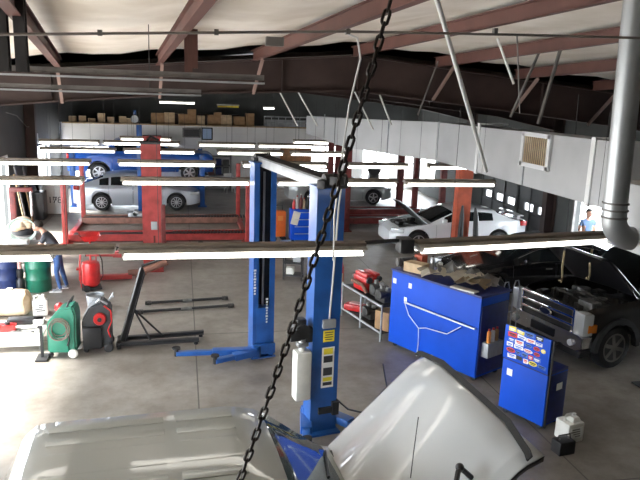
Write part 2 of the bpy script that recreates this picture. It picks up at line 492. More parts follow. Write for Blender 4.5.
def vehicle(name, label, cat, loc, rz, sp, group=None):
    L, W = sp['L'], sp['W']; hw0 = W / 2
    root = thing(name, label, cat, loc, rz, group)
    top, sh, plan = sp['top'], sp['sh'], sp['plan']
    sill = sp['sill']; rw = sp['rw']; AR = rw + sp.get('archgap', .06)
    ax = [sp['fo'], sp['fo'] + sp['wb']]
    marks = set([0, L]); s = 0.0
    while s < L: marks.add(round(s, 3)); s += .09
    for a in ax:
        for k in range(-10, 11): marks.add(round(a + AR * math.sin(k / 10 * PI / 2), 3))
        marks.add(round(a - AR - .001, 3)); marks.add(round(a + AR + .001, 3))
    for key in ('hood', 'ws', 'rg', 'bedr'):
        if key in sp: marks.update(sp[key])
    for a, b in sp['win'] + sp['doors']: marks.add(a); marks.add(b)
    S = sorted(x for x in marks if 0 <= x <= L)
    def section(s):
        zl = sill + sp.get('endlift', .0) * (max(0, 1 - s / .4) + max(0, 1 - (L - s) / .4))
        for a in ax:
            d = abs(s - a)
            if d <= AR: zl = max(zl, rw + math.sqrt(max(0, AR * AR - d * d)))
        w = sm(plan, s) * hw0; zs = sm(sh, s); zt = max(sm(top, s), zs + .01)
        rail = w * (sp.get('rw0', .86) - sp.get('tumble', .25) * (zt - zs))
        k = min(1, (zt - zs) / .4)
        j4 = (w - .05, zs); j7 = (rail, zt - .015 - .045 * k)
        P = [(w - .10, zl), (w - .015, zl + .03), (w, lerp(zl, zs, .48) if zl < zs - .15 else zl + .05), (w - .012, max(zs - .09, zl + .07)), j4,
             (lerp(j4[0], j7[0], .10), lerp(j4[1], j7[1], .10)), (lerp(j4[0], j7[0], .86), lerp(j4[1], j7[1], .86)), j7,
             (rail - .09, zt - .008), (rail * .5, zt + .0), (0, zt + sp.get('crown', .012))]
        if sp.get('bulge') and s < sp['hood'][1]:
            P[8] = (rail - .24, zt - .004); P[9] = (rail - .28, zt + .024); P[10] = (0, zt + .034)
        return P
    parts = {}
    def add(key, pts): parts.setdefault(key, MB()).face(pts)
    secs = [(L / 2 - s, section(s), s) for s in S]
    def cls(b, s, sd):
        if 'bedr' in sp and sp['bedr'][0] < s < sp['bedr'][1] and b >= 7: return 'bed_cover'
        if b >= sp.get('hoodband', 7) and sp['hood'][0] < s < sp['hood'][1]: return 'hood'
        if b >= 7:
            if sp['hood'][0] < s < sp['hood'][1]: return 'hood'
            if sp['ws'][0] < s < sp['ws'][1]: return 'windscreen'
            if sp['rg'][0] < s < sp['rg'][1]: return 'rear_window'
        if b == 5:
            for i, (a, c) in enumerate(sp['win']):
                if a < s < c: return ('side_window', i, sd)
        if b <= 3:
            for i, (a, c) in enumerate(sp['doors']):
                if a < s < c: return ('door', i, sd)
        return 'body'
    for (x0, A, s0), (x1, B, s1) in zip(secs, secs[1:]):
        m_ = (s0 + s1) / 2
        for sd in (1, -1):
            for b in range(10):
                q = [(x0, sd * A[b][0], A[b][1]), (x1, sd * B[b][0], B[b][1]), (x1, sd * B[b + 1][0], B[b + 1][1]), (x0, sd * A[b + 1][0], A[b + 1][1])]
                add(cls(b, m_, sd), q)
    for x, P, s in (secs[0], secs[-1]):
        parts['body'].face([(x, p[0], p[1]) for p in P] + [(x, -p[0], p[1]) for p in P[-2::-1]])
    paint = sp['paint']; gl = sp.get('glass', 'glass_dark')
    hinge = L / 2 - sp['hood'][1]
    for key, mb in parts.items():
        bmesh.ops.remove_doubles(mb.bm, verts=mb.bm.verts, dist=.0005)
        kn = key if isinstance(key, str) else key[0]
        if kn == 'door':     # a shut line all round each door
            xs_ = [v.co.x for v in mb.bm.verts]; a, b = min(xs_), max(xs_)
            for v in mb.bm.verts:
                if abs(v.co.x - a) < .002: v.co.x += .009
                if abs(v.co.x - b) < .002: v.co.x -= .009
        m = paint
        if kn in ('windscreen', 'rear_window', 'side_window'): m = gl
        if kn == 'bed_cover': m = 'black_plastic'
        if kn == 'hood':
            hz = section(sp['hood'][1])[7][1]
            if sp.get('open'):
                rm = Matrix.Rotation(R(sp['open']), 4, 'Y')
                # swing about the cowl edge (front end goes up)
                for v in mb.bm.verts:
                    p = v.co - Vector((hinge, 0, hz)); c, s_ = math.cos(R(sp['open'])), math.sin(R(sp['open']))
                    v.co = Vector((hinge + p.x * c - p.z * s_, p.y, hz + p.x * s_ + p.z * c))
            o = mb.build('hood', [sp.get('hoodmat', paint), 'black_plastic'], root)
            md = o.modifiers.new('thickness', 'SOLIDIFY'); md.thickness = sp.get('thick', .035); md.offset = -1; md.material_offset = 1; md.material_offset_rim = sp.get('rimoff', 0)
        else:
            mb.build(kn, m, root)
    ub = MB(); hz0 = sp.get('bayz', sm(sh, .5) - .16)
    c0, c1 = sp['hood'][1], L - .15
    ub.box((L / 2 - (.14 + c0) / 2, 0, (sill + .08 + hz0) / 2), (c0 - .14, W - .62, hz0 - sill - .08))
    ub.box((L / 2 - (c0 + c1) / 2, 0, sill + .2), (c1 - c0, W - .5, .3))
    ub.build('underbody', 'black_plastic', root)
    for i, a in enumerate(ax):
        for sd in (1, -1):
            wheel(root, (L / 2 - a, sd * (sm(plan, a) * hw0 - sp['tw'] / 2 - .02), rw), rw, sp['tw'], sd, sp.get('spokes', 5), sp.get('rim', 'alloy'))
    # lamps, mirrors, handles
    for sd in (1, -1):
        if 'hl' in sp:
            x, y, z, dx, dy, dz, yw = sp['hl']
            MB().box((L / 2 - x, sd * y, z), (dx, dy, dz), rot=(0, 0, -sd * yw), bev=.02).build('headlight', 'lamp_glass', root)
        if 'tl' in sp:
            x, y, z, dx, dy, dz = sp['tl']
            MB().box((L / 2 - x, sd * y, z), (dx, dy, dz), bev=.02).build('taillight', 'lamp_red', root)
        if 'mir' in sp:
            x, z, dx, dy, dz = sp['mir']; wv = sm(plan, x) * hw0
            mm = MB(); mm.box((L / 2 - x, sd * (wv + dy * .35), z), (dx, dy, dz), bev=.03); mm.cyl((L / 2 - x, sd * (wv - .1), z - .05), (L / 2 - x, sd * (wv + dy * .2), z - .03), .03)
            mm.build('wing_mirror', sp.get('mirmat', paint), root)
        for a, c in sp['doors']:
            P = section(c - .18)
            MB().box((L / 2 - (c - .2), sd * (P[3][0] + .01), P[3][1] - .02), (.18, .03, .03), bev=.01).build('door_handle', sp.get('handle', paint), root)
    if sp.get('trim'):
        a, b_ = sp['win'][0][0], sp['win'][-1][1]
        for sd in (1, -1):
            for j in (5, 6):
                pts = []
                for i in range(17):
                    s = lerp(a, b_, i / 16); q = section(s)[j]; pts.append((L / 2 - s, sd * (q[0] + .006), q[1]))
                MB().tube(pts, .012, 6).build('window_trim', 'chrome', root)
    return root, section

def sedan(L=4.85, W=1.85, H=1.47, rw=.33, paint='silver_paint', **kw):
    k = H / 1.47; d = L / 4.85
    sp = dict(L=L, W=W, sill=.20, rw=rw, tw=.22, fo=.93 * d, wb=2.85 * d, endlift=.06,
        top=[(0, .62), (.08, .72), (.35, .80), (1.25 * d, .98 * k), (1.32 * d, 1.0 * k), (2.15 * d, 1.40 * k), (2.6 * d, H), (3.2 * d, H - .01), (3.7 * d, 1.38 * k), (4.45 * d, 1.08 * k), (4.75 * d, 1.04 * k), (L, .98)],
        sh=[(0, .58), (.3, .74), (1.2 * d, .90), (2.2 * d, .94), (3.6 * d, .98), (4.5 * d, 1.0), (L, .93)],
        plan=[(0, .62), (.12, .80), (.4, .93), (1.0, 1.0), (3.7 * d, 1.0), (4.5 * d, .92), (L, .74)],
        hood=(.30, 1.25 * d), ws=(1.36 * d, 2.12 * d), rg=(3.72 * d, 4.42 * d), win=[(1.62 * d, 2.52 * d), (2.62 * d, 3.42 * d), (3.50 * d, 3.85 * d)], doors=[(1.45 * d, 2.58 * d), (2.60 * d, 3.5 * d)],
        paint=paint, hl=(.26, .66 * W / 1.85, .68, .42, .26, .13, .5), tl=(L - .14, .70, .90, .22, .26, .16), mir=(1.75 * d, 1.02, .14, .18, .13))
    sp.update(kw); return sp
def pickup(L=6.2, W=2.03, H=1.92, paint='bronze_car', cowl=1.45, roof0=2.25, roof1=4.2, **kw):
    sp = dict(L=L, W=W, sill=.42, rw=.40, tw=.27, fo=1.0, wb=3.75, archgap=.09, tumble=.20, rw0=.86, crown=.02,
        top=[(0, 1.05), (.06, 1.16), (.2, 1.22), (cowl, 1.27), (cowl + .06, 1.28), (roof0, H - .07), (roof0 + .28, H), (roof1 - .2, H), (roof1, H - .08), (roof1 + .22, 1.32), (roof1 + .25, 1.26), (L, 1.26)],
        sh=[(0, 1.0), (.2, 1.12), (cowl, 1.18), (roof1, 1.24), (L, 1.24)],
        plan=[(0, .90), (.1, .95), (.35, 1.0), (L - .2, 1.0), (L, .97)],
        hood=(.04, cowl), ws=(cowl + .08, roof0 - .02), rg=(roof1 + .02, roof1 + .2), bedr=(roof1 + .34, L - .12), win=[(cowl + .42, 2.95), (3.05, roof1 - .12)], doors=[(cowl + .15, 3.0), (3.02, roof1)],
        paint=paint, tl=(L - .03, .90, 1.0, .10, .18, .34), mir=(cowl + .45, 1.32, .16, .26, .26), mirmat='black_plastic', handle='black_plastic')
    sp.update(kw); return sp

# --- silver sedan parked past the red column
vehicle('sedan', 'silver four-door sedan parked under the raised blue pickup', 'car', (-1.76, 27.75, 0), 0, sedan(L=4.9, spokes=10))
# --- silver sedan by the bright windows
vehicle('sedan', 'grey-silver low sedan behind the red ramp lift near the bright windows', 'car', (6.9, 29.0, 0), 0, sedan(L=4.7, H=1.42, paint='tan_silver', glass='glass_teal'))
# --- white coupe with its hood up
cp, _ = vehicle('coupe', 'white two-door coupe with its hood raised', 'car', (8.75, 20.25, 0), PI, sedan(L=4.65, W=1.86, H=1.38, paint='white_car', open=48, spokes=5,
    win=[(1.75, 2.78), (2.9, 3.4)], doors=[(1.45, 2.85)], bayz=.72))
eb = MB()
for i in range(9): eb.box((2.325 - random.uniform(.35, 1.1), random.uniform(-.5, .5), .76 + random.uniform(0, .05)), (.22, .2, .12), rot=(0, 0, random.random()), bev=.03)
eb.build('engine', 'engine', cp)
MB().cyl((2.325 - 1.2, -.55, .92), (2.325 - .75, -.6, 1.28), .008).build('hood_prop', 'alloy', cp)
sp_ = MB(); sp_.box((-2.12, 0, 1.13), (.22, 1.4, .03), bev=.012); sp_.box((-2.12, .55, 1.06), (.1, .04, .12)); sp_.box((-2.12, -.55, 1.06), (.1, .04, .12)); sp_.build('spoiler', 'white_car', cp)
# --- black sedan behind the dark pickup
vehicle('sedan', 'glossy black four-door sedan between the white coupe and the dark pickup', 'car', (8.85, 15.15, 0), PI, sedan(L=4.9, W=1.88, H=1.46, paint='black_car', handle='chrome', trim=True))
# --- blue pickup up on the far lift
vehicle('pickup_truck', 'blue pickup truck raised on the blue lift above the silver sedan', 'truck', (-1.7, 30.0, .86), 0, pickup(L=6.0, W=1.95, H=1.78, paint='blue_car', rw=.38, spokes=6))

# --- dark heavy pickup on the right, hood up
SX, SY, SZ = 9.99, 11.70, R(180 + 13)
sd, sec = vehicle('pickup_truck', 'dark bronze heavy-duty pickup with chrome grille and its hood up', 'truck', (SX, SY, 0), SZ,
    pickup(L=6.3, W=2.03, H=1.98, paint='bronze_car', cowl=1.5, open=42, spokes=6, rim='steel_grey', rw=.42, fo=.72, wb=4.0, mirmat='black_plastic', bayz=1.02, rimoff=0))
LX = 3.15
gr = MB()
gr.box((LX + .03, 0, .925), (.06, 1.34, .52), bev=.02); gr.build('grille', 'black_plastic', sd)
ch = MB()
for z in (.70, .85, 1.0, 1.16): ch.box((LX + .07, 0, z), (.05, 1.36, .06), bev=.02)
for y in (-.68, .68): ch.box((LX + .06, y, .93), (.06, .07, .50), bev=.02)
ch.build('grille_bar', 'chrome', sd)
bd = MB(); bd.lathe([(.001, .125), (.10, .125), (.115, .10)], (LX, 0, 0), 'x', 24)
for v in bd.bm.verts: v.co.y *= 1.45; v.co.z = v.co.z * .62 + .925
ob = bd.build('badge', 'chrome', sd)
bd = MB(); bd.lathe([(.001, .13), (.092, .13), (.094, .12)], (LX, 0, 0), 'x', 24)
for v in bd.bm.verts: v.co.y *= 1.45; v.co.z = v.co.z * .60 + .925
bd.build('badge_face', 'navy_drum', ob)
for s_ in (1, -1):
    MB().box((LX - .03, s_ * .835, .93), (.22, .28, .42), rot=(0, 0, -s_ * .18), bev=.04).build('headlight', 'lamp_glass', sd)
    MB().box((LX - .10, s_ * .965, .86), (.20, .05, .16), rot=(0, 0, -s_ * .12), bev=.02).build('turn_lamp', 'lamp_amber', sd)
    fl = MB(); fl.lathe([(.001, LX + .175), (.06, LX + .175), (.07, LX + .12)], (0, s_ * .74, .56), 'x', 16); fl.build('fog_lamp', 'lamp_glass', sd)
    fl = MB(); fl.tube([(LX + .08, s_ * .42 - .05, .40), (LX + .2, s_ * .42 - .05, .40), (LX + .23, s_ * .42, .40), (LX + .2, s_ * .42 + .05, .40), (LX + .08, s_ * .42 + .05, .40)], .018); fl.build('tow_hook', 'black_plastic', sd)
    fl = MB()
    for a0 in range(0, 11):
        a = PI * a0 / 10; b = PI * (a0 + 1) / 10
        if a0 < 10:
            c = (LX - .72 + .535 * (math.cos(a) + math.cos(b)) / 2, s_ * 1.0, .42 + .535 * (math.sin(a) + math.sin(b)) / 2)
            fl.box(c, (.1, .10, .19), rot=(0, (a + b) / -2, 0))
    fl.build('fender_flare', 'steel_dark', sd)
bp = MB(); bp.prism([(-.98, .50), (-.85, .44), (.85, .44), (.98, .50), (.98, .70), (.88, .735), (-.88, .735), (-.98, .70)], LX - .12, LX + .13, 'x'); bp.build('bumper', 'chrome', sd)
bp = MB(); bp.prism([(-.92, .30), (.92, .30), (.97, .44), (-.97, .44)], LX - .15, LX + .09, 'x'); bp.build('air_dam', 'black_plastic', sd)
MB().box((LX + .14, 0, .58), (.02, .62, .16), bev=.01).build('number_plate_panel', 'black_plastic', sd)
en = MB()
for i in range(34):
    en.box((random.uniform(1.8, 2.85), random.uniform(-.72, .72), 1.05 + random.uniform(0, .10)), (random.uniform(.1, .3), random.uniform(.1, .3), random.uniform(.06, .2)), rot=(0, 0, random.random() * 3), bev=.02)
for i in range(10):
    x, y = random.uniform(1.9, 2.7), random.uniform(-.6, .4)
    en.tube([(x, y, 1.08), (x + .1, y + .1, 1.22), (x + .1, y + .3, 1.24), (x - .05, y + .4, 1.1)], .028)
en.build('engine', 'engine', sd)
en = MB(); en.box((2.72, .55, 1.14), (.26, .34, .2), bev=.03); en.build('battery', 'engine_light', sd)
en = MB(); en.cyl((2.2, -.1, 1.05), (2.2, -.1, 1.26), .16, .13); en.build('air_filter', 'engine_light', sd)
en = MB(); en.cyl((2.35, .5, 1.05), (2.35, .5, 1.24), .09); en.build('reservoir', 'engine_light', sd)
MB().cyl((1.78, .86, 1.2), (2.25, .78, 1.74), .013).build('hood_prop', 'chrome', sd)

# --- silver pickup in the foreground
TX, TY, TR = -.17, 4.90, R(4.0)
ft, fsec = vehicle('pickup_truck', 'silver pickup in the foreground seen from above, hood standing open', 'truck', (TX, TY, 0), TR,
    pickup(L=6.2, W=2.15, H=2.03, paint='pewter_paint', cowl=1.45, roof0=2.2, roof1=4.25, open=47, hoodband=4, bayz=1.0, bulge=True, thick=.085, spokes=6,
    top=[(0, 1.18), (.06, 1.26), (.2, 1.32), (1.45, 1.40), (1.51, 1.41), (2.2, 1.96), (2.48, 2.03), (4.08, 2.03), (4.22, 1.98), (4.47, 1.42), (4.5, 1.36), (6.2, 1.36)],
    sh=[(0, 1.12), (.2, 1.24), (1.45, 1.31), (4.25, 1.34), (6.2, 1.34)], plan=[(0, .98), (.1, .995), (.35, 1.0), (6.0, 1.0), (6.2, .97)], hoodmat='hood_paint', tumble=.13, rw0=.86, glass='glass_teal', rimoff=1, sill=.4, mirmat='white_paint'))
def hoodrot(mb):
    hx, hz, an = 1.65, fsec(1.45)[7][1], R(47)
    for v in mb.bm.verts:
        px, pz = v.co.x - hx, v.co.z - hz
        v.co.x = hx + px * math.cos(an) - pz * math.sin(an); v.co.z = hz + px * math.sin(an) + pz * math.cos(an)
    return mb
bgd = MB()
ys_ = [-1.04, -.98, -.6, 0, .6, .98, 1.04]
for y0, y1 in zip(ys_, ys_[1:]):
    def pr_(y): 
        k = -.10 * max(0, abs(y) - .8) / .24
        return [(3.04 + k, y, 1.28), (3.095 + k, y, 1.272), (3.095 + k, y, 1.255), (3.04 + k, y, 1.262)]
    A_, B_ = pr_(y0), pr_(y1)
    for i in range(4): bgd.face([A_[i], A_[(i + 1) % 4], B_[(i + 1) % 4], B_[i]])
bmesh.ops.remove_doubles(bgd.bm, verts=bgd.bm.verts, dist=.001)
hoodrot(bgd).build('bug_deflector', 'rubber', ft)
lv = MB(); lv.tube([(2.55, -.80, 1.33), (2.55, -.80, 1.46), (2.52, -.84, 1.50), (2.44, -.92, 1.50)], .022, 8); lv.ball((2.55, -.80, 1.48), .035)
hoodrot(lv).build('hood_lever', 'black_plastic', ft)
rb = MB()
zr = 2.03
for (x0, x1) in ((-.92, .02), (.12, .62)):
    for y in (-.58, -.35, -.12, .12, .35, .58):
        n = 10; pts = []
        for i in range(n + 1):
            t = i / n; pts.append((lerp(x0, x1, t), y, zr - .014 + .010 * min(1, min(t, 1 - t) * 8)))
        rb.box(((x0 + x1) / 2, y, zr + .002 - .03 * y * y), (x1 - x0, .11, .022), bev=.009)
rb.build('roof_rib', 'pewter_paint', ft)
MB().tube([(1.9, -.55, 1.9), (1.91, -.56, 2.2), (1.92, -.57, 2.44)], .004, 5).build('antenna', 'black_plastic', ft)
en = MB()
for i in range(24):
    en.box((random.uniform(1.75, 2.85), random.uniform(-.7, .7), .96 + random.uniform(0, .1)), (random.uniform(.1, .3), random.uniform(.1, .3), random.uniform(.06, .2)), rot=(0, 0, random.random() * 3), bev=.02)
en.build('engine', 'engine', ft)
wp = MB()
for y0, y1 in ((.75, .1), (.0, -.6)): wp.tube([(1.58, y0, 1.43), (1.50, (y0 + y1) / 2, 1.50), (1.42, y1, 1.57)], .012, 6)
wp.build('wiper', 'black_plastic', ft)
cw = MB(); cw.box((1.66, 0, 1.375), (.20, 1.62, .05), bev=.015)
for y in (-.5, -.2, .1, .4): cw.box((1.66, y, 1.405), (.14, .2, .012))
cw.build('cowl_panel', 'black_plastic', ft)
# ================================================================ lifts
def post_channel(mb, y, face, w, d, h, t=.02, mi=0):
    # C channel whose open side looks towards -face ... face = +1: opening towards -y
    mb.box((0, y, h / 2), (w, t, h), mi=mi)
    for sx in (-1, 1):
        mb.box((sx * (w / 2 - t / 2), y - face * d / 2, h / 2), (t, d, h), mi=mi)
        mb.box((sx * (w / 2 - .05), y - face * d, h / 2), (.10, t, h), mi=mi)
def two_post(name, label, loc, rz, sep, h, m, arms, w=.46, d=.30, beam=True, carr=.55, group=None, beam_m='galv', inner='steel_dark', solo=False):
    r = thing(name, label, 'car lift', loc, rz, group)
    for f in ((-1,) if solo else (1, -1)):
        y = f * sep / 2
        p = MB(); post_channel(p, y, f, w, d, h)
        p.box((0, y - f * d / 2, h + .015), (w + .04, d + .06, .03)); po = p.build('post', m, r, smooth=False)
        q = MB(); q.box((0, y - f * .06, h / 2), (w - .08, .03, h - .1)); q.build('channel_liner', inner, po, smooth=False)
        q = MB(); q.cyl((0.02, y - f * .14, .9), (0.02, y - f * .14, h - .15), .022, n=8); q.build('hydraulic_cylinder', 'galv', po)
        q = MB(); q.box((0, y - f * .1, .015), (w + .06, d + .16, .03)); q.build('base_plate', m, r, smooth=False)
        c = MB(); c.box((0, y - f * (d / 2 + .03), carr), (w - .14, d * .9, carr * 1.55), bev=.01); c.box((0, y - f * (d + .03), carr * .35), (w + .02, .12, .2), bev=.015)
        c.build('carriage', m, r)
    for (f, sx, L, ang, z) in arms:
        y = f * (sep / 2 - d - .05); a = MB()
        L1 = L * .55; dx, dy = sx * math.cos(R(ang)), -f * math.sin(R(ang))
        x0 = sx * (w / 2 - .06); rot = (0, 0, math.atan2(dy, dx))
        a.box((x0 + dx * L1 / 2, y + dy * L1 / 2, z), (L1, .17, .12), rot=rot, bev=.012)
        a.box((x0 + dx * (L1 + L * .2), y + dy * (L1 + L * .2), z), (L * .5, .11, .08), rot=rot, bev=.01)
        a.cyl((x0, y, z - .09), (x0, y, z + .10), .085)
        ao = a.build('arm', m, r)
        pd = MB(); ex, ey = x0 + dx * L, y + dy * L
        pd.cyl((ex, ey, z - .05), (ex, ey, z + .09), .035); pd.cyl((ex, ey, z + .09), (ex, ey, z + .12), .075); pd.build('pad', 'rubber', ao)
    return r
BL = two_post('two_post_lift', 'blue two-post car lift standing empty in the middle of the shop', (1.68, 10.23, 0), math.atan2(.59, 3.14), 3.2, 3.62, 'blue_steel',
    [(1, -1, 1.45, -12, .17), (1, -1, .85, 14, .15), (-1, 1, .95, -62, .15), (-1, -1, .9, -70, .15)], w=.41, d=.27)
b = MB(); b.box((.02, 0, 3.64), (.20, 3.15, .15), bev=.01); b.build('overhead_beam', 'galv', BL)
b = MB(); b.box((.02, 0, 3.735), (.24, 3.2, .03)); b.build('beam_cap', 'steel_dark', BL)
b = MB()
for i in range(7): b.box((random.uniform(-.2, .22), -1.62 + random.uniform(-.1, .14), 3.68 + random.uniform(0, .08)), (.16, .12, .12), rot=(0, 0, random.random()), bev=.02)
b.cyl((-.12, -1.6, 3.72), (.2, -1.6, 3.72), .10); b.build('pulley_block', 'steel_dark', BL)
b = MB(); b.cyl((-.12, 1.6, 3.70), (.16, 1.6, 3.70), .09); b.box((0, 1.62, 3.68), (.3, .12, .06)); b.build('pulley_block', 'steel_dark', BL)
# white supply hose down the outer face of the near post
b = MB(); b.tube([(.14, -1.63, 3.74), (.10, -1.64, 3.4), (.07, -1.635, 2.6), (.04, -1.63, 1.95), (.03, -1.63, 1.75)], .014, 7); b.build('supply_hose', 'hose_white', BL)
b = MB(); b.box((.02, -1.65, 1.70), (.2, .06, .13), bev=.02); b.build('switch_box', 'galv', BL)
def decal(parent, name, m, c, s, nrm='y'):
    d = MB(); d.box(c, s); return d.build(name, m, parent, smooth=False)
o = decal(BL, 'caution_label', 'sticker_yellow', (.04, -1.613, 1.50), (.17, .006, .17))
for k in range(4): decal(o, 'print', 'ink', (.04, -1.617, 1.555 - k * .035), (.13 - .02 * (k % 2), .004, .012))
o = decal(BL, 'warning_label', 'sticker_white', (.04, -1.613, 1.02), (.19, .006, .62))
for k, (z, dz, mm) in enumerate(((1.27, .09, 'sticker_yellow'), (1.15, .10, 'ink'), (1.04, .06, 'sticker_white'), (.96, .12, 'ink'), (.84, .06, 'sticker_yellow'), (.77, .05, 'ink'))):
    decal(o, 'print', mm, (.04, -1.617, z), (.14, .004, dz))
decal(BL, 'latch_cover', 'steel_dark', (.02, -1.63, .36), (.22, .05, .09)); decal(BL, 'latch_cover', 'steel_dark', (.17, -1.63, .38), (.10, .08, .20))
# power unit hanging on the near post
HP = MB(); b = HP; b.cyl((-.36, -1.62, 1.60), (-.36, -1.36, 1.60), .11); b.box((-.36, -1.5, 1.72), (.14, .16, .1), bev=.02); b.box((-.47, -1.56, 1.56), (.16, .16, .16), bev=.02); b.box((-.25, -1.55, 1.54), (.1, .12, .22), bev=.02)
pu = b.build('pump_motor', 'steel_dark', BL)
b = MB(); b.cyl((-.34, -1.55, 1.32), (-.34, -1.55, 1.52), .055); b.box((-.34, -1.55, 1.40), (.16, .12, .06), bev=.01); b.build('pump_valve', 'alloy', pu)
b = MB(); b.box((-.34, -1.56, .94), (.23, .21, .74), bev=.035); b.cyl((-.34, -1.56, 1.3), (-.34, -1.56, 1.36), .05); b.build('oil_reservoir', 'poly_white', BL)
b = MB(); b.tube([(.2, -1.62, .5), (.4, -1.6, .3), (.8, -1.3, .03), (1.6, -.6, .02), (2.0, .3, .02)], .014, 6); b.build('cable', 'black_plastic', BL)
# white lettering strips on the far post
for sx, zz in ((-.175, 1.5), (.05, .95)):
    o = MB()
    for k in range(9): o.box((sx, 1.6 - .27 - .012, zz - k * .055 + .2), (.03 if k % 3 else .045, .004, .036), rot=(0, .25 * (k % 2), 0))
    if sx > 0:
        for v in o.bm.verts: v.co.y = v.co.y - .03
    o.build('lettering', 'sticker_white', BL)

# red two-post lift behind
rl = two_post('two_post_lift', 'red two-post car lift with a low arm swung out, left of the blue one', (-.84, 19.1, 0), R(1.5), 2.6, 3.42, 'red_steel',
    [(-1, -1, 1.6, 8, .34), (-1, -1, 1.1, 40, .3), (-1, 1, .9, 50, .2), (1, 1, 1.2, 10, .2)], w=.50, d=.34, carr=.7, inner='red_dark')
b = MB(); b.box((0, -1.3, 3.45), (.52, .40, .06)); b.tube([(-.1, -1.25, 3.47), (.0, -1.15, 3.6), (.2, -1.05, 3.5)], .03, 6); b.build('top_cap', 'steel_dark', rl)
b = MB(); b.box((.29, -1.25, 1.15), (.12, .16, 1.3), bev=.02); b.build('cable_guard', 'red_dark', rl)
b = MB(); b.box((.05, -1.33, 1.25), (.16, .05, .22), bev=.01); b.build('control_box', 'galv', rl)
b = MB(); b.box((.05, -1.315, .8), (.05, .01, .35)); b.build('latch_slot', 'red_dark', rl)
# orange lift post in front of the white coupe
orl = two_post('two_post_lift', 'faded orange-red lift post in front of the white coupe', (8.55, 20.35, 0), 0, 2.9, 3.3, 'orange_red', [], w=.44, d=.32, inner='red_dark', solo=True)
b = MB(); b.cyl((-.12, -1.62, .25), (-.12, -1.62, 1.3), .10, .07); b.cyl((-.12, -1.62, 1.3), (-.12, -1.62, 1.62), .07, .03); b.build('arm_sleeve', 'steel_dark', orl)
b = MB(); b.cyl((.42, -1.62, .25), (.34, -1.62, 1.3), .10, .07); b.cyl((.34, -1.62, 1.3), (.3, -1.62, 1.55), .07, .03); b.build('arm_sleeve', 'steel_dark', orl)
b = MB(); b.box((.0, -1.47, 2.3), (.26, .01, .09)); b.build('name_plate', 'sticker_white', orl)

def four_post(name, label, loc, rz, L, Wd, h, rz_run, m, post_m, group=None, ribs=True, pw=.2):
    r = thing(name, label, 'car lift', loc, rz, group)
    for sx in (-1, 1):
        for sy in (-1, 1):
            p = MB(); p.box((sx * L / 2, sy * Wd / 2, h / 2), (pw, pw, h), bev=.01); p.box((sx * L / 2, sy * Wd / 2, .02), (.36, .36, .04)); p.build('post', post_m, r)
        b = MB(); b.box((sx * L / 2, 0, max(.06, rz_run - .06)), (.16, Wd, .12), bev=.01); b.build('cross_beam', m, r)
    for sy in (-1, 1):
        y = sy * (Wd / 2 - .55)
        b = MB(); b.box((0, y, rz_run), (L - .1, .52, .14)); b.box((0, y - .27, rz_run + .02), (L - .1, .02, .22)); b.box((0, y + .27, rz_run + .02), (L - .1, .02, .24)); ro = b.build('runway', 'rust' if (ribs and sy > 0) else m, r, smooth=False)
        t = MB(); t.box((0, y, rz_run + .08), (L - .3, .44, .03))
        if ribs:
            for i in range(26): t.box((L * .08 + i * .11, y, rz_run + .11), (.05, .36, .05))
        t.build('tread', 'steel_dark', ro, smooth=False)
    return r
f4 = four_post('four_post_lift', 'low red four-post alignment lift lying across behind the red column', (-.75, 22.95, 0), 0, 5.6, 3.9, 2.15, .13, 'red_steel', 'red_steel', pw=.15)
b = MB(); b.box((-.9, 1.0, .42), (.5, .4, .14), bev=.02); b.cyl((-.9, .8, .46), (-.9, 1.2, .46), .1); b.build('rolling_jack', 'galv', f4)
f5 = four_post('four_post_lift', 'red four-post ramp lift with tall posts below the bright windows', (7.55, 24.1, 0), 0, 3.6, 2.9, 2.95, .30, 'red_dark', 'red_dark', ribs=False)
# blue lift carrying the blue pickup
bl2 = four_post('four_post_lift', 'blue lift at the far end holding the blue pickup up', (-1.75, 29.3, 0), 0, 5.1, 3.0, 2.15, .74, 'blue_steel', 'blue_steel', ribs=False)
pl = thing('lift_post', 'slim blue steel post in front of the silver sedan', 'post', (-1.60, 26.3, 0))
b = MB(); b.box((0, 0, 1.72), (.2, .2, 3.4), bev=.01); b.build('column', 'blue_steel', pl); b = MB(); b.box((0, 0, .02), (.4, .4, .04)); b.build('base_plate', 'blue_steel', pl)

# ================================================================ strip lights
LIT = 0
def strip_light(x0, x1, Y, z, label, tx0=None, tx1=None, yaw=0, up=1.5, grp='fluorescent strip lights hung in rows'):
    c = (x0 + x1) / 2; L = x1 - x0
    r = thing('strip_light', label, 'ceiling light', (c, Y, z), yaw, grp)
    b = MB(); b.box((0, 0, .055), (L, .12, .035), bev=.006); b.build('housing', 'fixture_top', r)
    b = MB(); b.prism([(-.12, .012), (-.05, .035), (.05, .035), (.12, .012), (.12, .006), (-.12, .006)], -L / 2, L / 2, 'x'); b.build('reflector', 'fixture_white', r, smooth=False)
    t0 = -L / 2 + .04 if tx0 is None else tx0 - c; t1 = L / 2 - .04 if tx1 is None else tx1 - c
    for dy in (-.07, .07):
        b = MB(); b.cyl((t0, dy, -.034), (t1, dy, -.034), .032, n=12); b.build('tube', 'tube_lit', r)
    for e in (t0, t1):
        b = MB(); b.box((e, 0, -.01), (.025, .2, .07)); b.build('lamp_holder', 'fixture_white', r, smooth=False)
    for e in (-L * .35, L * .35):
        b = MB(); b.cyl((e, 0, .07), (e, 0, up), .003, n=5); b.build('hanger_wire', 'steel_dark', r)
    return r
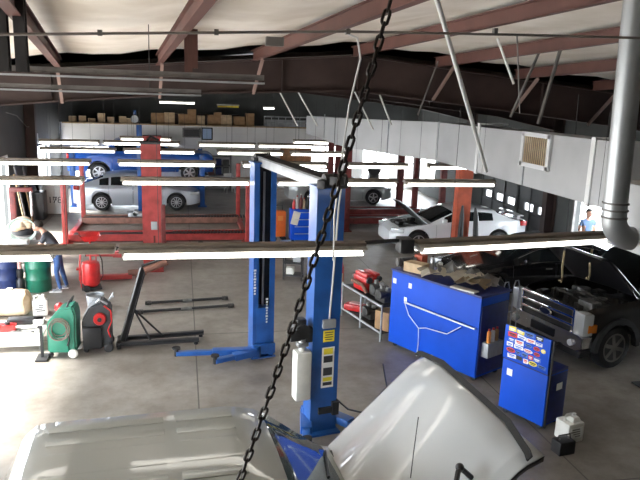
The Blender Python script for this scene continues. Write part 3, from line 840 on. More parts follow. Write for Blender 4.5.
rows = [
 ('nearest row, low over the blue lift', 6.62, 3.28, [(-3.7, -.66), (-.62, 1.9)]),
 ('row just behind the empty blue lift', 12.35, 3.2, [(-4.1, -1.72), (-1.09, 1.25), (1.73, 4.13), (4.28, 6.2)]),
 ('row hung before the red lift column', 15.3, 3.2, [(-4.4, -1.97), (-1.41, .76), (1.34, 3.36), (3.83, 5.37), (5.87, 7.2)]),
 ('row just behind the red lift column', 18.6, 3.16, [(-3.68, -1.74), (-1.56, .36), (.93, 2.81), (3.0, 4.6), (6.7, 8.4)]),
 ('row above the alignment lift', 20.65, 3.2, [(-4.1, -2.4), (-2.3, -.06), (.48, 2.24), (2.3, 4.06)]),
 ('farthest row before the mezzanine', 22.4, 3.2, [(-1.97, -.33), (3.7, 4.95)])]
for rn, Y, z, segs in rows:
    for i, (a, b_) in enumerate(segs):
        tx = (None, None)
        if Y < 7 and i == 0: tx = (-3.6, -1.24)
        strip_light(a, b_, Y, z, 'lit strip light, %s from the left in the %s' % (ORD[i], rn), tx[0], tx[1])
strip_light(2.47, 5.32, 6.85, 3.28, 'long lit strip light in front of the dark pickup and white coupe', yaw=R(8))
o = MB(); o.cyl((1.9, 6.62, 3.34), (2.42, 6.65, 3.36), .022, n=8); j = o.build('conduit', 'steel_dark'); tag(j, 'dark connecting conduit between the two nearest strip lights', 'conduit')
o = MB(); o.box((2.36, 6.66, 3.30), (.16, .2, .16), bev=.02); o.build('junction_box', 'steel_dark', j)
# small lamps over the mezzanine
for i, (a, b_, z) in enumerate(((-1.0, .6, 4.16), (1.58, 2.6, 4.06), (3.7, 4.25, 4.03))):
    r = thing('strip_light', ['lit strip light over the mezzanine above the cardboard boxes', 'dim yellowish strip light over the mezzanine shelves', 'short lit lamp above the mezzanine railing'][i], 'ceiling light', ((a + b_) / 2, 31.2, z), 0)
    q = MB(); q.box((0, 0, .07), (b_ - a, .12, .06)); q.build('housing', 'fixture_white', r)
    q = MB(); q.cyl((-(b_ - a) / 2 + .03, 0, 0), ((b_ - a) / 2 - .03, 0, 0), .035, n=8); q.build('tube', ['tube_lit', 'sticker_yellow', 'tube_lit'][i], r)
    for e in (-.3, .3):
        q = MB(); q.cyl((e * (b_ - a), 0, .1), (e * (b_ - a), 0, .85), .006, n=5); q.build('hanger_wire', 'steel_dark', r)

# ================================================================ overhead: channels, conduit, duct, rods, chain
def bar_thing(name, label, cat, a, b, r, m, box=None, grp=None):
    q = MB()
    if box:
        q.beam(a, b, box[0], box[1], .008)
    else: q.cyl(a, b, r, n=10)
    o = q.build(name, m); tag(o, label, cat, grp); return o
s1 = thing('unlit_strip_light', 'unlit grey double strip light high under the roof beam on the left', 'ceiling light', (-1.25, 8, 5.0))
q = MB(); q.box((0, 0, .03), (4.4, .14, .06)); q.build('housing', 'steel_grey', s1, smooth=False)
q = MB(); q.box((0, 0, -.035), (4.4, .26, .02)); q.build('reflector', 'galv', s1, smooth=False)
for x in (-1.5, 1.35):
    q = MB(); q.box((x, 0, .42), (.05, .04, .74)); q.build('hanger_bar', 'primer', s1, smooth=False)
s1 = thing('unlit_strip_light', 'unlit grey strip light hanging lower than its neighbour on the left', 'ceiling light', (-1.3, 9.0, 4.81))
q = MB(); q.box((0, 0, .03), (3.1, .12, .05)); q.build('housing', 'steel_grey', s1, smooth=False)
q = MB(); q.box((0, 0, -.02), (3.1, .2, .02)); q.build('reflector', 'galv', s1, smooth=False)
for x in (-.9, .9):
    q = MB(); q.cyl((x, 0, .05), (x, 0, .85), .006, n=6); q.build('hanger_wire', 'steel_dark', s1)
# dark drop posts and the paired brown drop bars
for i, (x, Y, zt, zb, m, lb) in enumerate(((-1.42, 6.0, 5.72, 4.97, 'steel_dark', 'dark steel drop post at the left edge of the roof'), (-1.28, 6.0, 5.72, 4.97, 'steel_dark', 'slimmer dark drop post just right of the one at the left edge'),
      (.09, 10.0, 5.75, 5.1, 'primer', 'brown drop bar, left of a pair under the second roof beam'), (.19, 10.0, 5.75, 5.16, 'primer', 'brown drop bar, right of a pair under the second roof beam'))):
    q = MB(); q.beam((x, Y, zb), (x, Y + .001, zt), .09, .09, .01); o = q.build('drop_post', m); tag(o, lb, 'post')
q = MB(); q.tube([(-3.6, 5, 5.14), (-1.2, 5, 5.2), (1.2, 5, 5.34), (2.6, 5, 5.385), (3.9, 5, 5.42)], .010, 8); cd = q.build('conduit', 'conduit_grey'); tag(cd, 'long thin grey conduit running across under the insulation', 'conduit')
for x in (-.55, .25, 1.22, 2.4):
    q = MB(); q.box((x, 5, 5.24 + .055 * (x + .6)), (.03, .04, .04)); q.build('clamp', 'steel_grey', cd, smooth=False)
q = MB(); q.tube([(1.18, 5, 5.34), (1.3, 5.02, 5.3), (1.34, 5.05, 5.15), (1.28, 5.1, 4.8), (1.24, 5.15, 4.3), (1.22, 5.2, 3.9), (1.25, 5.3, 3.5)], .008, 7); o = q.build('air_hose', 'hose_white'); tag(o, 'pale hose hanging straight down from the conduit beside the chain', 'hose')
q = MB(); q.box((1.02, 7.6, 5.42), (.2, .1, .1), bev=.01); o = q.build('junction_box', 'steel_grey'); tag(o, 'small square junction box under the third roof beam', 'junction box')
# hanger rods
rods = [((2.66, 7.0, 5.9), (4.62, 9.5, 3.78), .028, 'white_paint', 'thick white pole slanting from the roof beam to the duct'),
        ((4.85, 10, 5.8), (5.2, 10, 5.12), .02, 'white_paint', 'short white rod slanting under the right-hand beams'),
        ((6.02, 10, 6.0), (5.7, 10, 4.5), .03, 'steel_grey', 'long grey strut leaning left above the air grille'),
        ((5.6, 10, 5.66), (5.2, 10, 4.6), .022, 'steel_grey', 'thinner grey strut left of the long leaning strut'),
        ((1.9, 13.4, 4.9), (2.3, 13.4, 4.2), .014, 'hose_white', 'thin white rod in the centre under the girder, leftmost of three'),
        ((2.25, 13.6, 5.0), (2.75, 13.6, 4.2), .016, 'hose_white', 'thin white rod in the centre under the girder, middle of three'),
        ((3.3, 13.6, 5.3), (3.95, 13.6, 4.15), .016, 'hose_white', 'bright white rod behind the chain reaching to the duct'),
        ((4.0, 13.6, 5.0), (4.35, 13.6, 4.25), .018, 'hose_white', 'thin white rod in the centre under the girder, right of the chain'),
        ((4.95, 12.7, 5.55), (4.6, 12.7, 4.5), .016, 'steel_grey', 'grey strut crossing the girder above the duct'),
        ((4.35, 8.4, 5.7), (4.5, 8.4, 4.7), .010, 'steel_grey', 'thin grey rod beside the thick white pole')]
for a, b_, r_, m, lb in rods: bar_thing('hanger_rod', lb, 'rod', a, b_, r_, m, grp=None)

# long rectangular duct on the right
dt = thing('air_duct', 'long pale sheet-metal air duct running back along the right side', 'duct', (6.3, 9.2, 3.3))
P = [(0, -.8, 0, 1.02), (0, 6.6, -.02, .96), (-1.55, 10.0, .0, .84), (-2.0, 14.0, .12, .62)]
q = MB()
for (x0, y0, b0, h0), (x1, y1, b1, h1) in zip(P, P[1:]):
    W_ = .62
    v = [(x0, y0, b0), (x0, y0, b0 + h0), (x1, y1, b1 + h1), (x1, y1, b1), (x0 + W_, y0, b0), (x0 + W_, y0, b0 + h0), (x1 + W_, y1, b1 + h1), (x1 + W_, y1, b1)]
    for f in ((0, 1, 2, 3), (4, 7, 6, 5), (1, 5, 6, 2), (0, 3, 7, 4)): q.face([v[i] for i in f])
q.face([(0, -.8, 0), (.62, -.8, 0), (.62, -.8, 1.02), (0, -.8, 1.02)]); q.face([(-2, 14, .12), (-1.38, 14, .12), (-1.38, 14, .74), (-2, 14, .74)])
bmesh.ops.remove_doubles(q.bm, verts=q.bm.verts, dist=.001)
q.build('duct_body', 'duct_white', dt, smooth=False)
for y in (.1, 4.25):
    q = MB(); q.box((-.012, y, .5), (.03, .11, 1.08)); q.box((.3, y, 1.03), (.66, .11, .03)); q.box((.3, y, -.015), (.66, .11, .03)); q.build('tape_band', 'foil', dt, smooth=False)
for (x, y, z, h) in ((-.01, 2.2, .5, 1.0), (0, 6.6, .48, .96), (-.78, 8.3, .43, .92), (-1.56, 10.0, .43, .86), (-1.78, 12, .5, .76)):
    q = MB(); q.box((x, y, z), (.035, .035, h)); q.build('seam', 'galv', dt, smooth=False)
q = MB()
gy, gz = 1.80, .68
for s_ in (-1, 1): q.box((-.03, gy + s_ * .46, gz), (.05, .10, .62)); q.box((-.03, gy, gz + s_ * .28), (.05, 1.0, .08))
gro = q.build('air_grille', 'frame_white', dt, smooth=False)
q = MB()
for i in range(12): q.box((-.035, gy - .37 + i * .068, gz), (.02, .026, .48), rot=(0, 0, -.3))
q.build('louvre', 'cream', gro, smooth=False)
q = MB(); q.box((-.008, gy, gz), (.012, .84, .5)); q.build('grille_back', 'black_plastic', gro, smooth=False)
# round riser with elbow
rd = thing('round_duct', 'round galvanised duct coming down from the roof with an elbow at its foot', 'duct', (4.03, 5.5, 3.72))
rd.scale = (.72, .72, .72)
q = MB(); q.cyl((-.10, 0, 3.1), (0, 0, .15), .155, n=26); q.build('riser', 'duct_round', rd)
q = MB(); pts = []
for i in range(9):
    a = i / 8 * PI / 2; pts.append((.30 - .30 * math.cos(a), 0, .15 - .30 * math.sin(a)))
q.tube(pts, .16, 24); q.build('elbow', 'duct_round', rd, ang=20)
for z in (.14, .24, .33):
    q = MB(); q.lathe([(.158, -.012), (.172, -.008), (.172, .008), (.158, .012)], (-.005 * z, 0, z), 'z', 26); q.build('collar', 'steel_grey', rd)
un = thing('air_handler', 'pale louvred air handler box at the right edge below the round duct', 'air handler', (4.85, 5.7, 3.48))
un.scale = (.9, .9, .9)
q = MB(); q.box((0, 0, .33), (1.1, .7, .74), bev=.01); q.build('casing', 'duct_white', un)
for x in (-.3, .15):
    q = MB()
    for i in range(6): q.box((x, -.36, .14 + i * .07), (.34, .03, .03), rot=(.5, 0, 0))
    q.build('louvre', 'steel_dark', un, smooth=False)
for x in (-.45, .45):
    q = MB(); q.cyl((x, 0, .7), (x, 0, 2.4), .008, n=6); q.build('hanger_wire', 'steel_dark', un)

# chain in front
q = MB()
def chain_pt(t): 
    a, b_, c = Vector((.845, 2.2, 6.0)), Vector((.615, 2.2, 4.75)), Vector((.12, 2.2, 3.25))
    return a.lerp(b_, t).lerp(b_.lerp(c, t), t)
t = 0; prev = chain_pt(0); n = 0; pos = [prev]
for i in range(1, 2000):
    p = chain_pt(i / 2000)
    if (p - pos[-1]).length >= .042: pos.append(p)
for i, (a, b_) in enumerate(zip(pos, pos[1:])):
    d = (b_ - a).normalized(); u, v = frame_of(d); e = u if i % 2 else v; e = (e + (v if i % 2 else u) * .35).normalized()
    c = (a + b_) / 2; hl, hw_ = .0245, .0125; ring = []
    for k in range(12):
        an = 2 * PI * k / 12; ca, sa = math.cos(an), math.sin(an)
        ring.append(c + d * ((hl - hw_) * (1 if ca > 0 else -1) + hw_ * ca + (0)) + e * (hw_ * sa))
    q.tube(ring, .0055, 6, closed=True)
o = q.build('chain', 'chain_steel'); tag(o, 'rusty steel chain slanting down in front of everything', 'chain')
# cords over the dark pickup
for i, (a, b_, lb) in enumerate((((6.95, 10.9, 5.0), (7.1, 11.0, 1.5), 'thin dark cord with a tan rope end over the pickup engine, left one'), ((7.3, 10.4, 5.4), (7.75, 11.1, 1.5), 'thin dark cord with a tan rope end over the pickup engine, right one'))):
    a = Vector(a); b_ = Vector(b_); r = thing('hoist_cord', lb, 'cord', b_)
    q = MB(); q.cyl((0, 0, .55), a - b_, .008, n=6); q.build('line', 'steel_dark', r)
    q = MB(); q.tube([(0, 0, .6), (-.01, 0, .3), (.02, 0, .08), (.0, 0, -.02), (-.06, -.02, .02)], .02, 6); q.build('rope_end', 'rope', r)
# ================================================================ left side
def drum(name, label, loc, m, r=.29, h=.88, cap=None):
    t = thing(name, label, 'barrel', loc)
    b = MB(); b.lathe([(r * .97, 0), (r, .02), (r, h * .31), (r * 1.035, h * .33), (r * 1.035, h * .35), (r, h * .37), (r, h * .63), (r * 1.035, h * .65), (r * 1.035, h * .67), (r, h * .69), (r, h * .97), (r * .99, h), (r * .95, h), (r * .94, h - .02), (.001, h - .02)], (0, 0, 0), 'z', 30)
    b.build('shell', m, t)
    b = MB(); b.cyl((r * .55, 0, h - .02), (r * .55, 0, h + .012), .04); b.build('bung', cap or 'steel_dark', t)
    b = MB(); b.cyl((-r * .55, 0, h - .02), (-r * .55, 0, h + .008), .022); b.build('vent_plug', cap or 'steel_dark', t)
    return t
drum('oil_drum', 'green steel drum beside the bent-over man', (-3.42, 16.3, 0), 'green_drum')
drum('oil_drum', 'navy blue drum at the left edge next to the green drum', (-4.12, 16.35, 0), 'navy_drum', r=.31, h=.9)
t = thing('grease_pump', 'slim black grease pump with a pink handle between the two drums', 'pump', (-3.78, 16.1, 0))
b = MB(); b.lathe([(.09, 0), (.10, .02), (.10, .30), (.07, .34), (.06, .36), (.08, .40), (.08, .55), (.04, .6), (.001, .6)], n=16); b.build('canister', 'black_plastic', t)
b = MB(); b.cyl((0, 0, .58), (0, 0, .82), .05, .04); b.build('handle', mat('pink_plastic', (.62, .32, .3), .5), t)
# red waste-oil drainer
t = thing('oil_drainer', 'red rolling waste-oil drainer with a square funnel on top', 'oil drainer', (-2.2, 16.2, 0), .2)
b = MB(); b.lathe([(.001, .09), (.15, .10), (.205, .17), (.21, .2), (.21, .62), (.19, .69), (.10, .73), (.001, .735)], n=26); b.build('tank', 'red_bright', t)
b = MB(); b.cyl((0, 0, .73), (0, 0, 1.24), .022); b.cyl((.13, 0, .6), (.13, 0, 1.05), .012); b.build('riser_pipe', 'red_bright', t)
b = MB()
for z0, z1, s0, s1 in ((1.02, 1.10, .12, .18), (1.22, 1.38, .12, .24)):
    A = [(-s0, -s0, z0), (s0, -s0, z0), (s0, s0, z0), (-s0, s0, z0)]; B = [(-s1, -s1, z1), (s1, -s1, z1), (s1, s1, z1), (-s1, s1, z1)]
    for i in range(4): j = (i + 1) % 4; b.face([A[i], A[j], B[j], B[i]])
    b.face(A[::-1])
b.build('funnel', 'red_bright', t, smooth=False)
for sy in (-1, 1):
    b = MB(); b.tube([(-.24, sy * .17, .12), (-.25, sy * .18, .6), (-.22, sy * .16, .95)], .012, 6); b.build('frame_tube', 'red_bright', t)
    b = MB(); b.cyl((-.12, sy * .22, .08), (-.12, sy * .17, .08), .08); b.build('wheel', 'rubber', t)
b = MB(); b.tube([(.2, .0, .2), (.28, .06, .3), (.27, .05, .7), (.2, .02, .9), (.12, 0, .98)], .012, 6); b.build('hose', 'black_plastic', t)
b = MB(); b.box((0, 0, .06), (.46, .40, .04), bev=.01); b.cyl((.2, 0, 0), (.2, 0, .06), .03); b.build('base', 'steel_dark', t)

# --- the man bending over the bench
def person_mesh(name, joints, bones, matfn, mats, parent):
    me = bpy.data.meshes.new(name + '_skin'); ks = list(joints)
    me.from_pydata([joints[k][0] for k in ks], [(ks.index(a), ks.index(b_)) for a, b_ in bones], [])
    o = bpy.data.objects.new(name + '_skin', me); COL.objects.link(o)
    md = o.modifiers.new('skin', 'SKIN'); md.use_smooth_shade = True
    for i, k in enumerate(ks):
        sv = me.skin_vertices[0].data[i]; rr = joints[k][1]; sv.radius = (rr, rr) if not isinstance(rr, tuple) else rr
        sv.use_root = (k == 'pelvis')
    o.modifiers.new('sub', 'SUBSURF').levels = 2
    bpy.context.view_layer.update()
    dg = bpy.context.evaluated_depsgraph_get()
    nm = bpy.data.meshes.new_from_object(o.evaluated_get(dg)); nm.name = name
    bpy.data.objects.remove(o)
    nm.materials.clear()
    for m in mats: nm.materials.append(M[m])
    segs = [(Vector(joints[a][0]), Vector(joints[b_][0]), a, b_) for a, b_ in bones]
    for p in nm.polygons:
        c = p.center; best = None
        for A, B, a, b_ in segs:
            d = B - A; tt = max(0, min(1, (c - A).dot(d) / d.length_squared)); ds = (A + d * tt - c).length
            if best is None or ds < best[0]: best = (ds, a, b_, tt)
        p.material_index = matfn(best[1], best[2], best[3]); p.use_smooth = True
    r = bpy.data.objects.new(name, nm); COL.objects.link(r); r.parent = parent
    return r
def hand(J, B, root, base, d, side, s=1.0):
    # palm plus five fingers as chains from the wrist
    d = Vector(d).normalized(); up = Vector((0, 0, 1)); sd = d.cross(up).normalized(); n = sd.cross(d)
    base = Vector(base)
    J[root + '_palm'] = (base + d * .06 * s, (.030, .018)); B.append((root, root + '_palm'))
    for i, (off, L) in enumerate(((-.032, .068), (-.011, .08), (.011, .075), (.03, .058))):
        k = root + '_f%d' % i
        p0 = base + d * .095 * s + sd * off; p1 = p0 + d * L * .5 - n * .012; p2 = p0 + d * L * .85 - n * .04
        J[k + 'a'] = (p0, .010); J[k + 'b'] = (p1, .009); J[k + 'c'] = (p2, .008)
        B += [(root + '_palm', k + 'a'), (k + 'a', k + 'b'), (k + 'b', k + 'c')]
    k = root + '_t'; p0 = base + d * .04 * s - sd * .04 * side; p1 = p0 + d * .035 - sd * .02 * side - n * .01
    J[k + 'a'] = (p0, .012); J[k + 'b'] = (p1, .010); B += [(root + '_palm', k + 'a'), (k + 'a', k + 'b')]
pr = thing('person', 'man in dark t-shirt and blue jeans bending over a bench', 'person', (-2.95, 16.2, 0), 0)
# local: facing -x (towards the bench at his left in the picture)
J = {'pelvis': ((0, 0, .93), (.125, .15)), 'spine': ((-.06, 0, 1.13), (.115, .15)), 'chest': ((-.18, 0, 1.33), (.12, .175)), 'neckb': ((-.28, 0, 1.455), .07), 'neck': ((-.33, 0, 1.51), .055), 'skull': ((-.39, 0, 1.56), (.07, .07)),
     'crown': ((-.44, 0, 1.61), (.06, .062))}
B = [('pelvis', 'spine'), ('spine', 'chest'), ('chest', 'neckb'), ('neckb', 'neck'), ('neck', 'skull'), ('skull', 'crown')]
for s_, nm, knee, ank, toe in ((1, 'l', (.06, .12, .50), (.16, .13, .09), (-.02, .15, .045)), (-1, 'r', (-.02, -.11, .50), (.05, -.13, .09), (-.13, -.16, .045))):
    J['hip' + nm] = ((.0, s_ * .095, .86), .10); J['thigh' + nm] = ((.02, s_ * .11, .70), .088); J['knee' + nm] = (knee, .064)
    J['calf' + nm] = (tuple(lerp(a, b_, .35) for a, b_ in zip(knee, ank)), .06); J['ank' + nm] = (ank, .046); J['heel' + nm] = ((ank[0] + .015, ank[1], .05), .042); J['toe' + nm] = (toe, .036)
    B += [('pelvis', 'hip' + nm), ('hip' + nm, 'thigh' + nm), ('thigh' + nm, 'knee' + nm), ('knee' + nm, 'calf' + nm), ('calf' + nm, 'ank' + nm), ('ank' + nm, 'heel' + nm), ('heel' + nm, 'toe' + nm)]
    J['sh' + nm] = ((-.22, s_ * .19, 1.37), .062); J['mid' + nm] = ((-.30, s_ * .215, 1.23), .052); J['elb' + nm] = ((-.37, s_ * .22, 1.09), .042); J['wri' + nm] = ((-.61, s_ * .14, 1.06), .029)
    B += [('chest', 'sh' + nm), ('sh' + nm, 'mid' + nm), ('mid' + nm, 'elb' + nm), ('elb' + nm, 'wri' + nm)]
    hand(J, B, 'wri' + nm, (-.61, s_ * .14, 1.06), (-1, -.1 * s_, -.2), s_)
def mf(a, b_, t):
    ks = a + ' ' + b_
    if 'toe' in ks or 'heel' in b_: return 3
    if any(k in a for k in ('hip', 'thigh', 'knee', 'calf')) or (a == 'pelvis' and (b_.startswith('hip') or t < .35)): return 2
    if any(k in a for k in ('pelvis', 'spine', 'chest')) and not (a == 'chest' and b_ == 'neckb' and t > .8): return 1
    if a.startswith('sh'): return 1
    return 0
HX, HZ = .15, .145
bd = person_mesh('body', J, B, mf, ['skin', 'tee', 'jeans', 'shoe'], pr)
hd = MB(); hd.ball((-.56, 0, 1.44), .105, (1.0, .80, 1.12)); hd.ball((-.645, 0, 1.40), .02, (1, .7, 1)); hd.ball((-.62, 0, 1.345), .035, (1, 1.1, .8))
for s_ in (1, -1): hd.ball((-.545, s_ * .085, 1.425), .022, (.9, .4, 1.2))
for v in hd.bm.verts: v.co.x += HX; v.co.z += HZ
hd.build('head', 'skin', pr)
for s_ in (1, -1):
    e = MB(); e.ball((-.648 + HX, s_ * .035, 1.435 + HZ), .012); e.build('eye', 'hair', pr)
e = MB(); e.box((-.652 + HX, 0, 1.365 + HZ), (.012, .045, .008), bev=.002); e.build('mouth', 'sticker_red', pr)
hr = MB(); hr.ball((-.535, 0, 1.475), .112, (1.0, .86, 1.0))
for v in hr.bm.verts:
    if v.co.x < -.60 and v.co.z < 1.49: v.co.x += .05
    if v.co.z < 1.42: v.co.z = 1.42
for v in hr.bm.verts: v.co.x += HX; v.co.z += HZ
hr.build('hair', 'hair', pr)
for s_ in (1, -1):
    x, y = ((.06, .15), (-.05, -.15))[s_ < 0]
    q = MB(); q.box((x, y * 1.0, .012), (.29, .10, .024), bev=.01); q.build('shoe_sole', 'sole', pr)

# bench in front of the man, with his work on it
t = thing('workbench', 'steel workbench under the bent-over man by the left wall', 'workbench', (-4.05, 17.15, 0))
b = MB(); b.box((0, 0, .93), (1.1, .75, .05), bev=.01); b.build('worktop', 'steel_grey', t)
for sx in (-1, 1):
    for sy in (-1, 1):
        b = MB(); b.box((sx * .5, sy * .33, .45), (.05, .05, .91)); b.build('leg', 'steel_dark', t, smooth=False)
b = MB(); b.box((0, 0, .3), (1.0, .68, .03)); b.build('shelf', 'steel_grey', t, smooth=False)
def simple(name, label, cat, mb, m, loc=None, rz=0, grp=None, smooth=True):
    o = mb.build(name, m, None, smooth=smooth, loc=loc); o.rotation_euler = (0, 0, rz); return tag(o, label, cat, grp)
b = MB(); b.box((0, 0, .06), (.42, .3, .12), bev=.02); simple('parts_tray', 'pale grey tray of parts in front of the bent-over man', 'tray', b, 'poly_white', (-3.95, 17.0, .955))
b = MB()
for k in range(3): b.tube([(.34 * math.cos(a / 14 * 2 * PI) * (1 - .06 * k), .05 * k, .36 + .30 * math.sin(a / 14 * 2 * PI) * (1 - .06 * k)) for a in range(14)], .016, 6, closed=True)
simple('hose_coil', 'pale green looped hose standing on the bench behind the man', 'hose', b, mat('hose_green', (.42, .52, .46), .5), (-3.95, 17.3, .905))
# tall machines along the wall behind
t = thing('tyre_changer', 'tyre changing machine with cream rags on it behind the bench', 'machine', (-4.35, 19.2, 0))
b = MB(); b.box((0, 0, .38), (.8, .8, .76), bev=.03); b.build('body', 'steel_grey', t)
b = MB(); b.cyl((0, 0, .76), (0, 0, .9), .28, .30); b.build('turntable', 'steel_dark', t)
b = MB(); b.box((-.3, .35, 1.2), (.16, .16, 1.6), bev=.02); b.box((-.05, .3, 1.95), (.6, .12, .12), bev=.02); b.build('mast', 'red_dark', t)
b = MB(); b.cyl((.2, .28, 1.2), (.2, .28, 2.0), .03); b.build('tool_arm', 'chrome', t)
b = MB()
for (x, y, z, s) in ((-.1, -.2, .98, .22), (.12, -.1, 1.0, .18), (.0, .1, 1.08, .2)): b.ball((x, y, z), s, (1.1, .9, .6), 10)
for v in b.bm.verts: v.co += Vector((random.uniform(-.02, .02), random.uniform(-.02, .02), random.uniform(-.02, .02)))
simple('rag_heap', 'heap of cream rags lying on the tyre changing machine', 'rags', b, 'cream', (-4.35, 19.2, .03))
t = thing('storage_cabinet', 'white cabinet with number 178 painted on its front', 'cabinet', (-4.72, 26.1, 0))
b = MB(); b.box((0, .25, .62), (.85, .5, 1.2), bev=.015); b.build('body', 'white_paint', t)
for sx in (-1, 1):
    b = MB(); b.box((sx * .205, -.012, .62), (.395, .025, 1.12), bev=.006); d = b.build('door', 'white_paint', t)
    b = MB(); b.box((sx * .05, -.035, .62), (.02, .02, .14)); b.build('handle', 'steel_dark', d, smooth=False)
def text_mesh(name, s, size, m, parent, loc, rot=(PI / 2, 0, 0), ext=.004, sx=1):
    cu = bpy.data.curves.new(name, 'FONT'); cu.body = s; cu.size = size; cu.extrude = ext; cu.align_x = 'CENTER'; cu.align_y = 'CENTER'
    o = bpy.data.objects.new(name + '_tmp', cu); COL.objects.link(o); bpy.context.view_layer.update()
    me = bpy.data.meshes.new_from_object(o.evaluated_get(bpy.context.evaluated_depsgraph_get())); bpy.data.objects.remove(o)
    me.materials.clear(); me.materials.append(M[m]); r = bpy.data.objects.new(name, me); COL.objects.link(r)
    r.parent = parent; r.location = loc; r.rotation_euler = rot; r.scale = (sx, 1, 1); return r
text_mesh('number_lettering', '178', .34, 'ink', t, (0, -.03, .55))
t = thing('parts_washer', 'black parts washer below the small window by the left wall', 'machine', (-5.2, 25.35, 0))
b = MB(); b.box((0, 0, .5), (.55, .7, 1.0), bev=.03); b.build('tub', 'black_plastic', t)
b = MB(); b.box((-.15, 0, 1.15), (.1, .7, .6), rot=(0, -.3, 0), bev=.02); b.build('lid', 'black_plastic', t)
for i, (y, h, lb) in enumerate(((22.5, 1.9, 'leaning timber board against the left wall, nearest the open bay door'), (22.75, 2.2, 'taller leaning timber board, second along the left wall'), (23.6, 1.7, 'leaning timber board, third along the left wall'), (23.85, 2.0, 'leaning timber board, farthest along the left wall'))):
    b = MB(); b.box((0, 0, h / 2), (.03, .15, h), rot=(0, 0, 0)); o = simple('leaning_board', lb, 'board', b, ['lumber', 'steel_grey'][i % 2], (-5.18, y + .8, 0), smooth=False); o.rotation_euler = (0, -.14, 0)

# --- foreground left cluster
t = thing('plastic_tank', 'big cream plastic tank lying on the floor at the left edge', 'tank', (-3.72, 14.45, 0))
b = MB(); b.lathe([(.001, -.50), (.18, -.49), (.27, -.42), (.285, -.3), (.285, .3), (.27, .42), (.18, .49), (.001, .5)], (0, 0, .285), 'x', 26)
for v in b.bm.verts: v.co.x += .02 * math.sin(v.co.y * 20 + v.co.z * 9)
b.build('shell', 'cream', t)
b = MB(); b.cyl((.1, 0, .56), (.1, 0, .60), .06); b.build('cap', 'poly_white', t)
def jug(name, label, loc, rz=0, w=.26, d=.16, h=.40, lab=None):
    t = thing(name, label, 'jug', loc, rz)
    b = MB(); b.box((0, 0, h * .38), (w, d, h * .76), bev=.03); b.box((w * .12, 0, h * .83), (w * .6, d * .75, h * .2), bev=.025, taper=(.6, .8)); b.build('bottle', 'poly_white', t)
    b = MB(); b.tube([(-w * .36, 0, h * .70), (-w * .38, 0, h * .92), (-w * .1, 0, h * .97), (w * .1, 0, h * .9)], .018, 8); b.build('handle', 'poly_white', t)
    b = MB(); b.cyl((w * .2, 0, h * .9), (w * .2, 0, h * 1.0), .028); b.build('cap', 'poly_white', t)
    if lab:
        b = MB(); b.box((0, -d / 2 - .002, h * .40), (w * .72, .006, h * .42)); l = b.build('label', 'sticker_white', t)
        for k in range(4): b = MB(); b.box((random.uniform(-.03, .03), -d / 2 - .007, h * (.27 + k * .09)), (w * random.uniform(.3, .6), .004, .018)); b.build('print', lab, l)
    return t
jug('fluid_jug', 'white fluid jug with printed label beside the cream tank', (-3.02, 14.4, 0), .15, .30, .2, .46, 'ink')
b = MB()
for k in range(5): b.ball((random.uniform(-.1, .1), random.uniform(-.08, .08), .06 + .03 * k), .10, (1, .8, .7), 10)
for v in b.bm.verts: v.co += Vector((random.uniform(-.025, .025), random.uniform(-.025, .025), random.uniform(-.015, .015)))
simple('shop_rag', 'crumpled red shop rag between the white jug and the green machine', 'rag', b, 'red_bright', (-2.62, 14.4, .02))
b = MB(); b.box((0, 0, .10), (.16, .10, .2), bev=.02); b.cyl((0, 0, .2), (0, 0, .26), .03); simple('oil_bottle', 'small white bottle behind the green machine next to the red rag', 'bottle', b, 'poly_white', (-2.40, 14.1, 0))
# low white bench with tools
t = thing('creeper_bench', 'low white bench at the left edge with tools laid on it', 'bench', (-3.25, 12.75, 0))
b = MB(); b.box((0, 0, .30), (1.35, .85, .05), bev=.01); b.build('top', 'poly_white', t)
b = MB(); b.box((0, -.41, .19), (1.35, .03, .17)); b.build('apron', 'poly_white', t, smooth=False)
for sx in (-1, 1):
    for sy in (-1, 1):
        b = MB(); b.box((sx * .62, sy * .37, .14), (.05, .05, .28)); b.build('leg', 'steel_grey', t, smooth=False)
b = MB(); b.box((0, 0, .05), (.66, .24, .1), bev=.015); simple('tool_tray', 'black tool tray on the low white bench', 'tray', b, 'black_plastic', (-3.0, 13.0, .325))
t = thing('hydraulic_jack', 'red trolley jack lying on the low white bench', 'jack', (-3.45, 12.6, .325), .1)
b = MB(); b.prism([(-.35, 0), (.35, 0), (.35, .1), (.1, .13), (-.35, .06)], -.1, .1, 'y'); b.build('frame', 'red_bright', t)
b = MB(); b.cyl((.2, 0, .08), (.2, 0, .16), .05); b.build('saddle', 'steel_dark', t)
b = MB(); b.cyl((-.3, 0, .1), (-.75, 0, .16), .018); b.build('handle', 'red_bright', t)
for i, (x, y, a, lb) in enumerate(((-2.86, 12.62, .2, 'steel wrench on the low white bench, right of the red jack'), (-2.95, 12.48, -.1, 'steel wrench on the low white bench, nearest its front edge'))):
    t = thing('wrench', lb, 'tool', (x, y, .33), a)
    b = MB(); b.box((0, 0, .012), (.3, .03, .014), bev=.004); b.lathe([(.018, 0), (.035, 0), (.035, .02), (.018, .02)], (.17, 0, .003), 'z', 12); b.lathe([(.014, 0), (.03, 0), (.03, .02), (.014, .02)], (-.17, 0, .003), 'z', 12); b.build('shank', 'engine_light', t)
b = MB(); b.box((0, 0, .05), (.2, .2, .1), bev=.02); simple('battery_pack', 'pale grey battery block on the low white bench, beside the black tray', 'battery', b, 'poly_white', (-2.75, 12.95, .325))
t = thing('steel_stand', 'thin dark upright steel stand left of the green machine', 'stand', (-2.52, 11.95, 0))
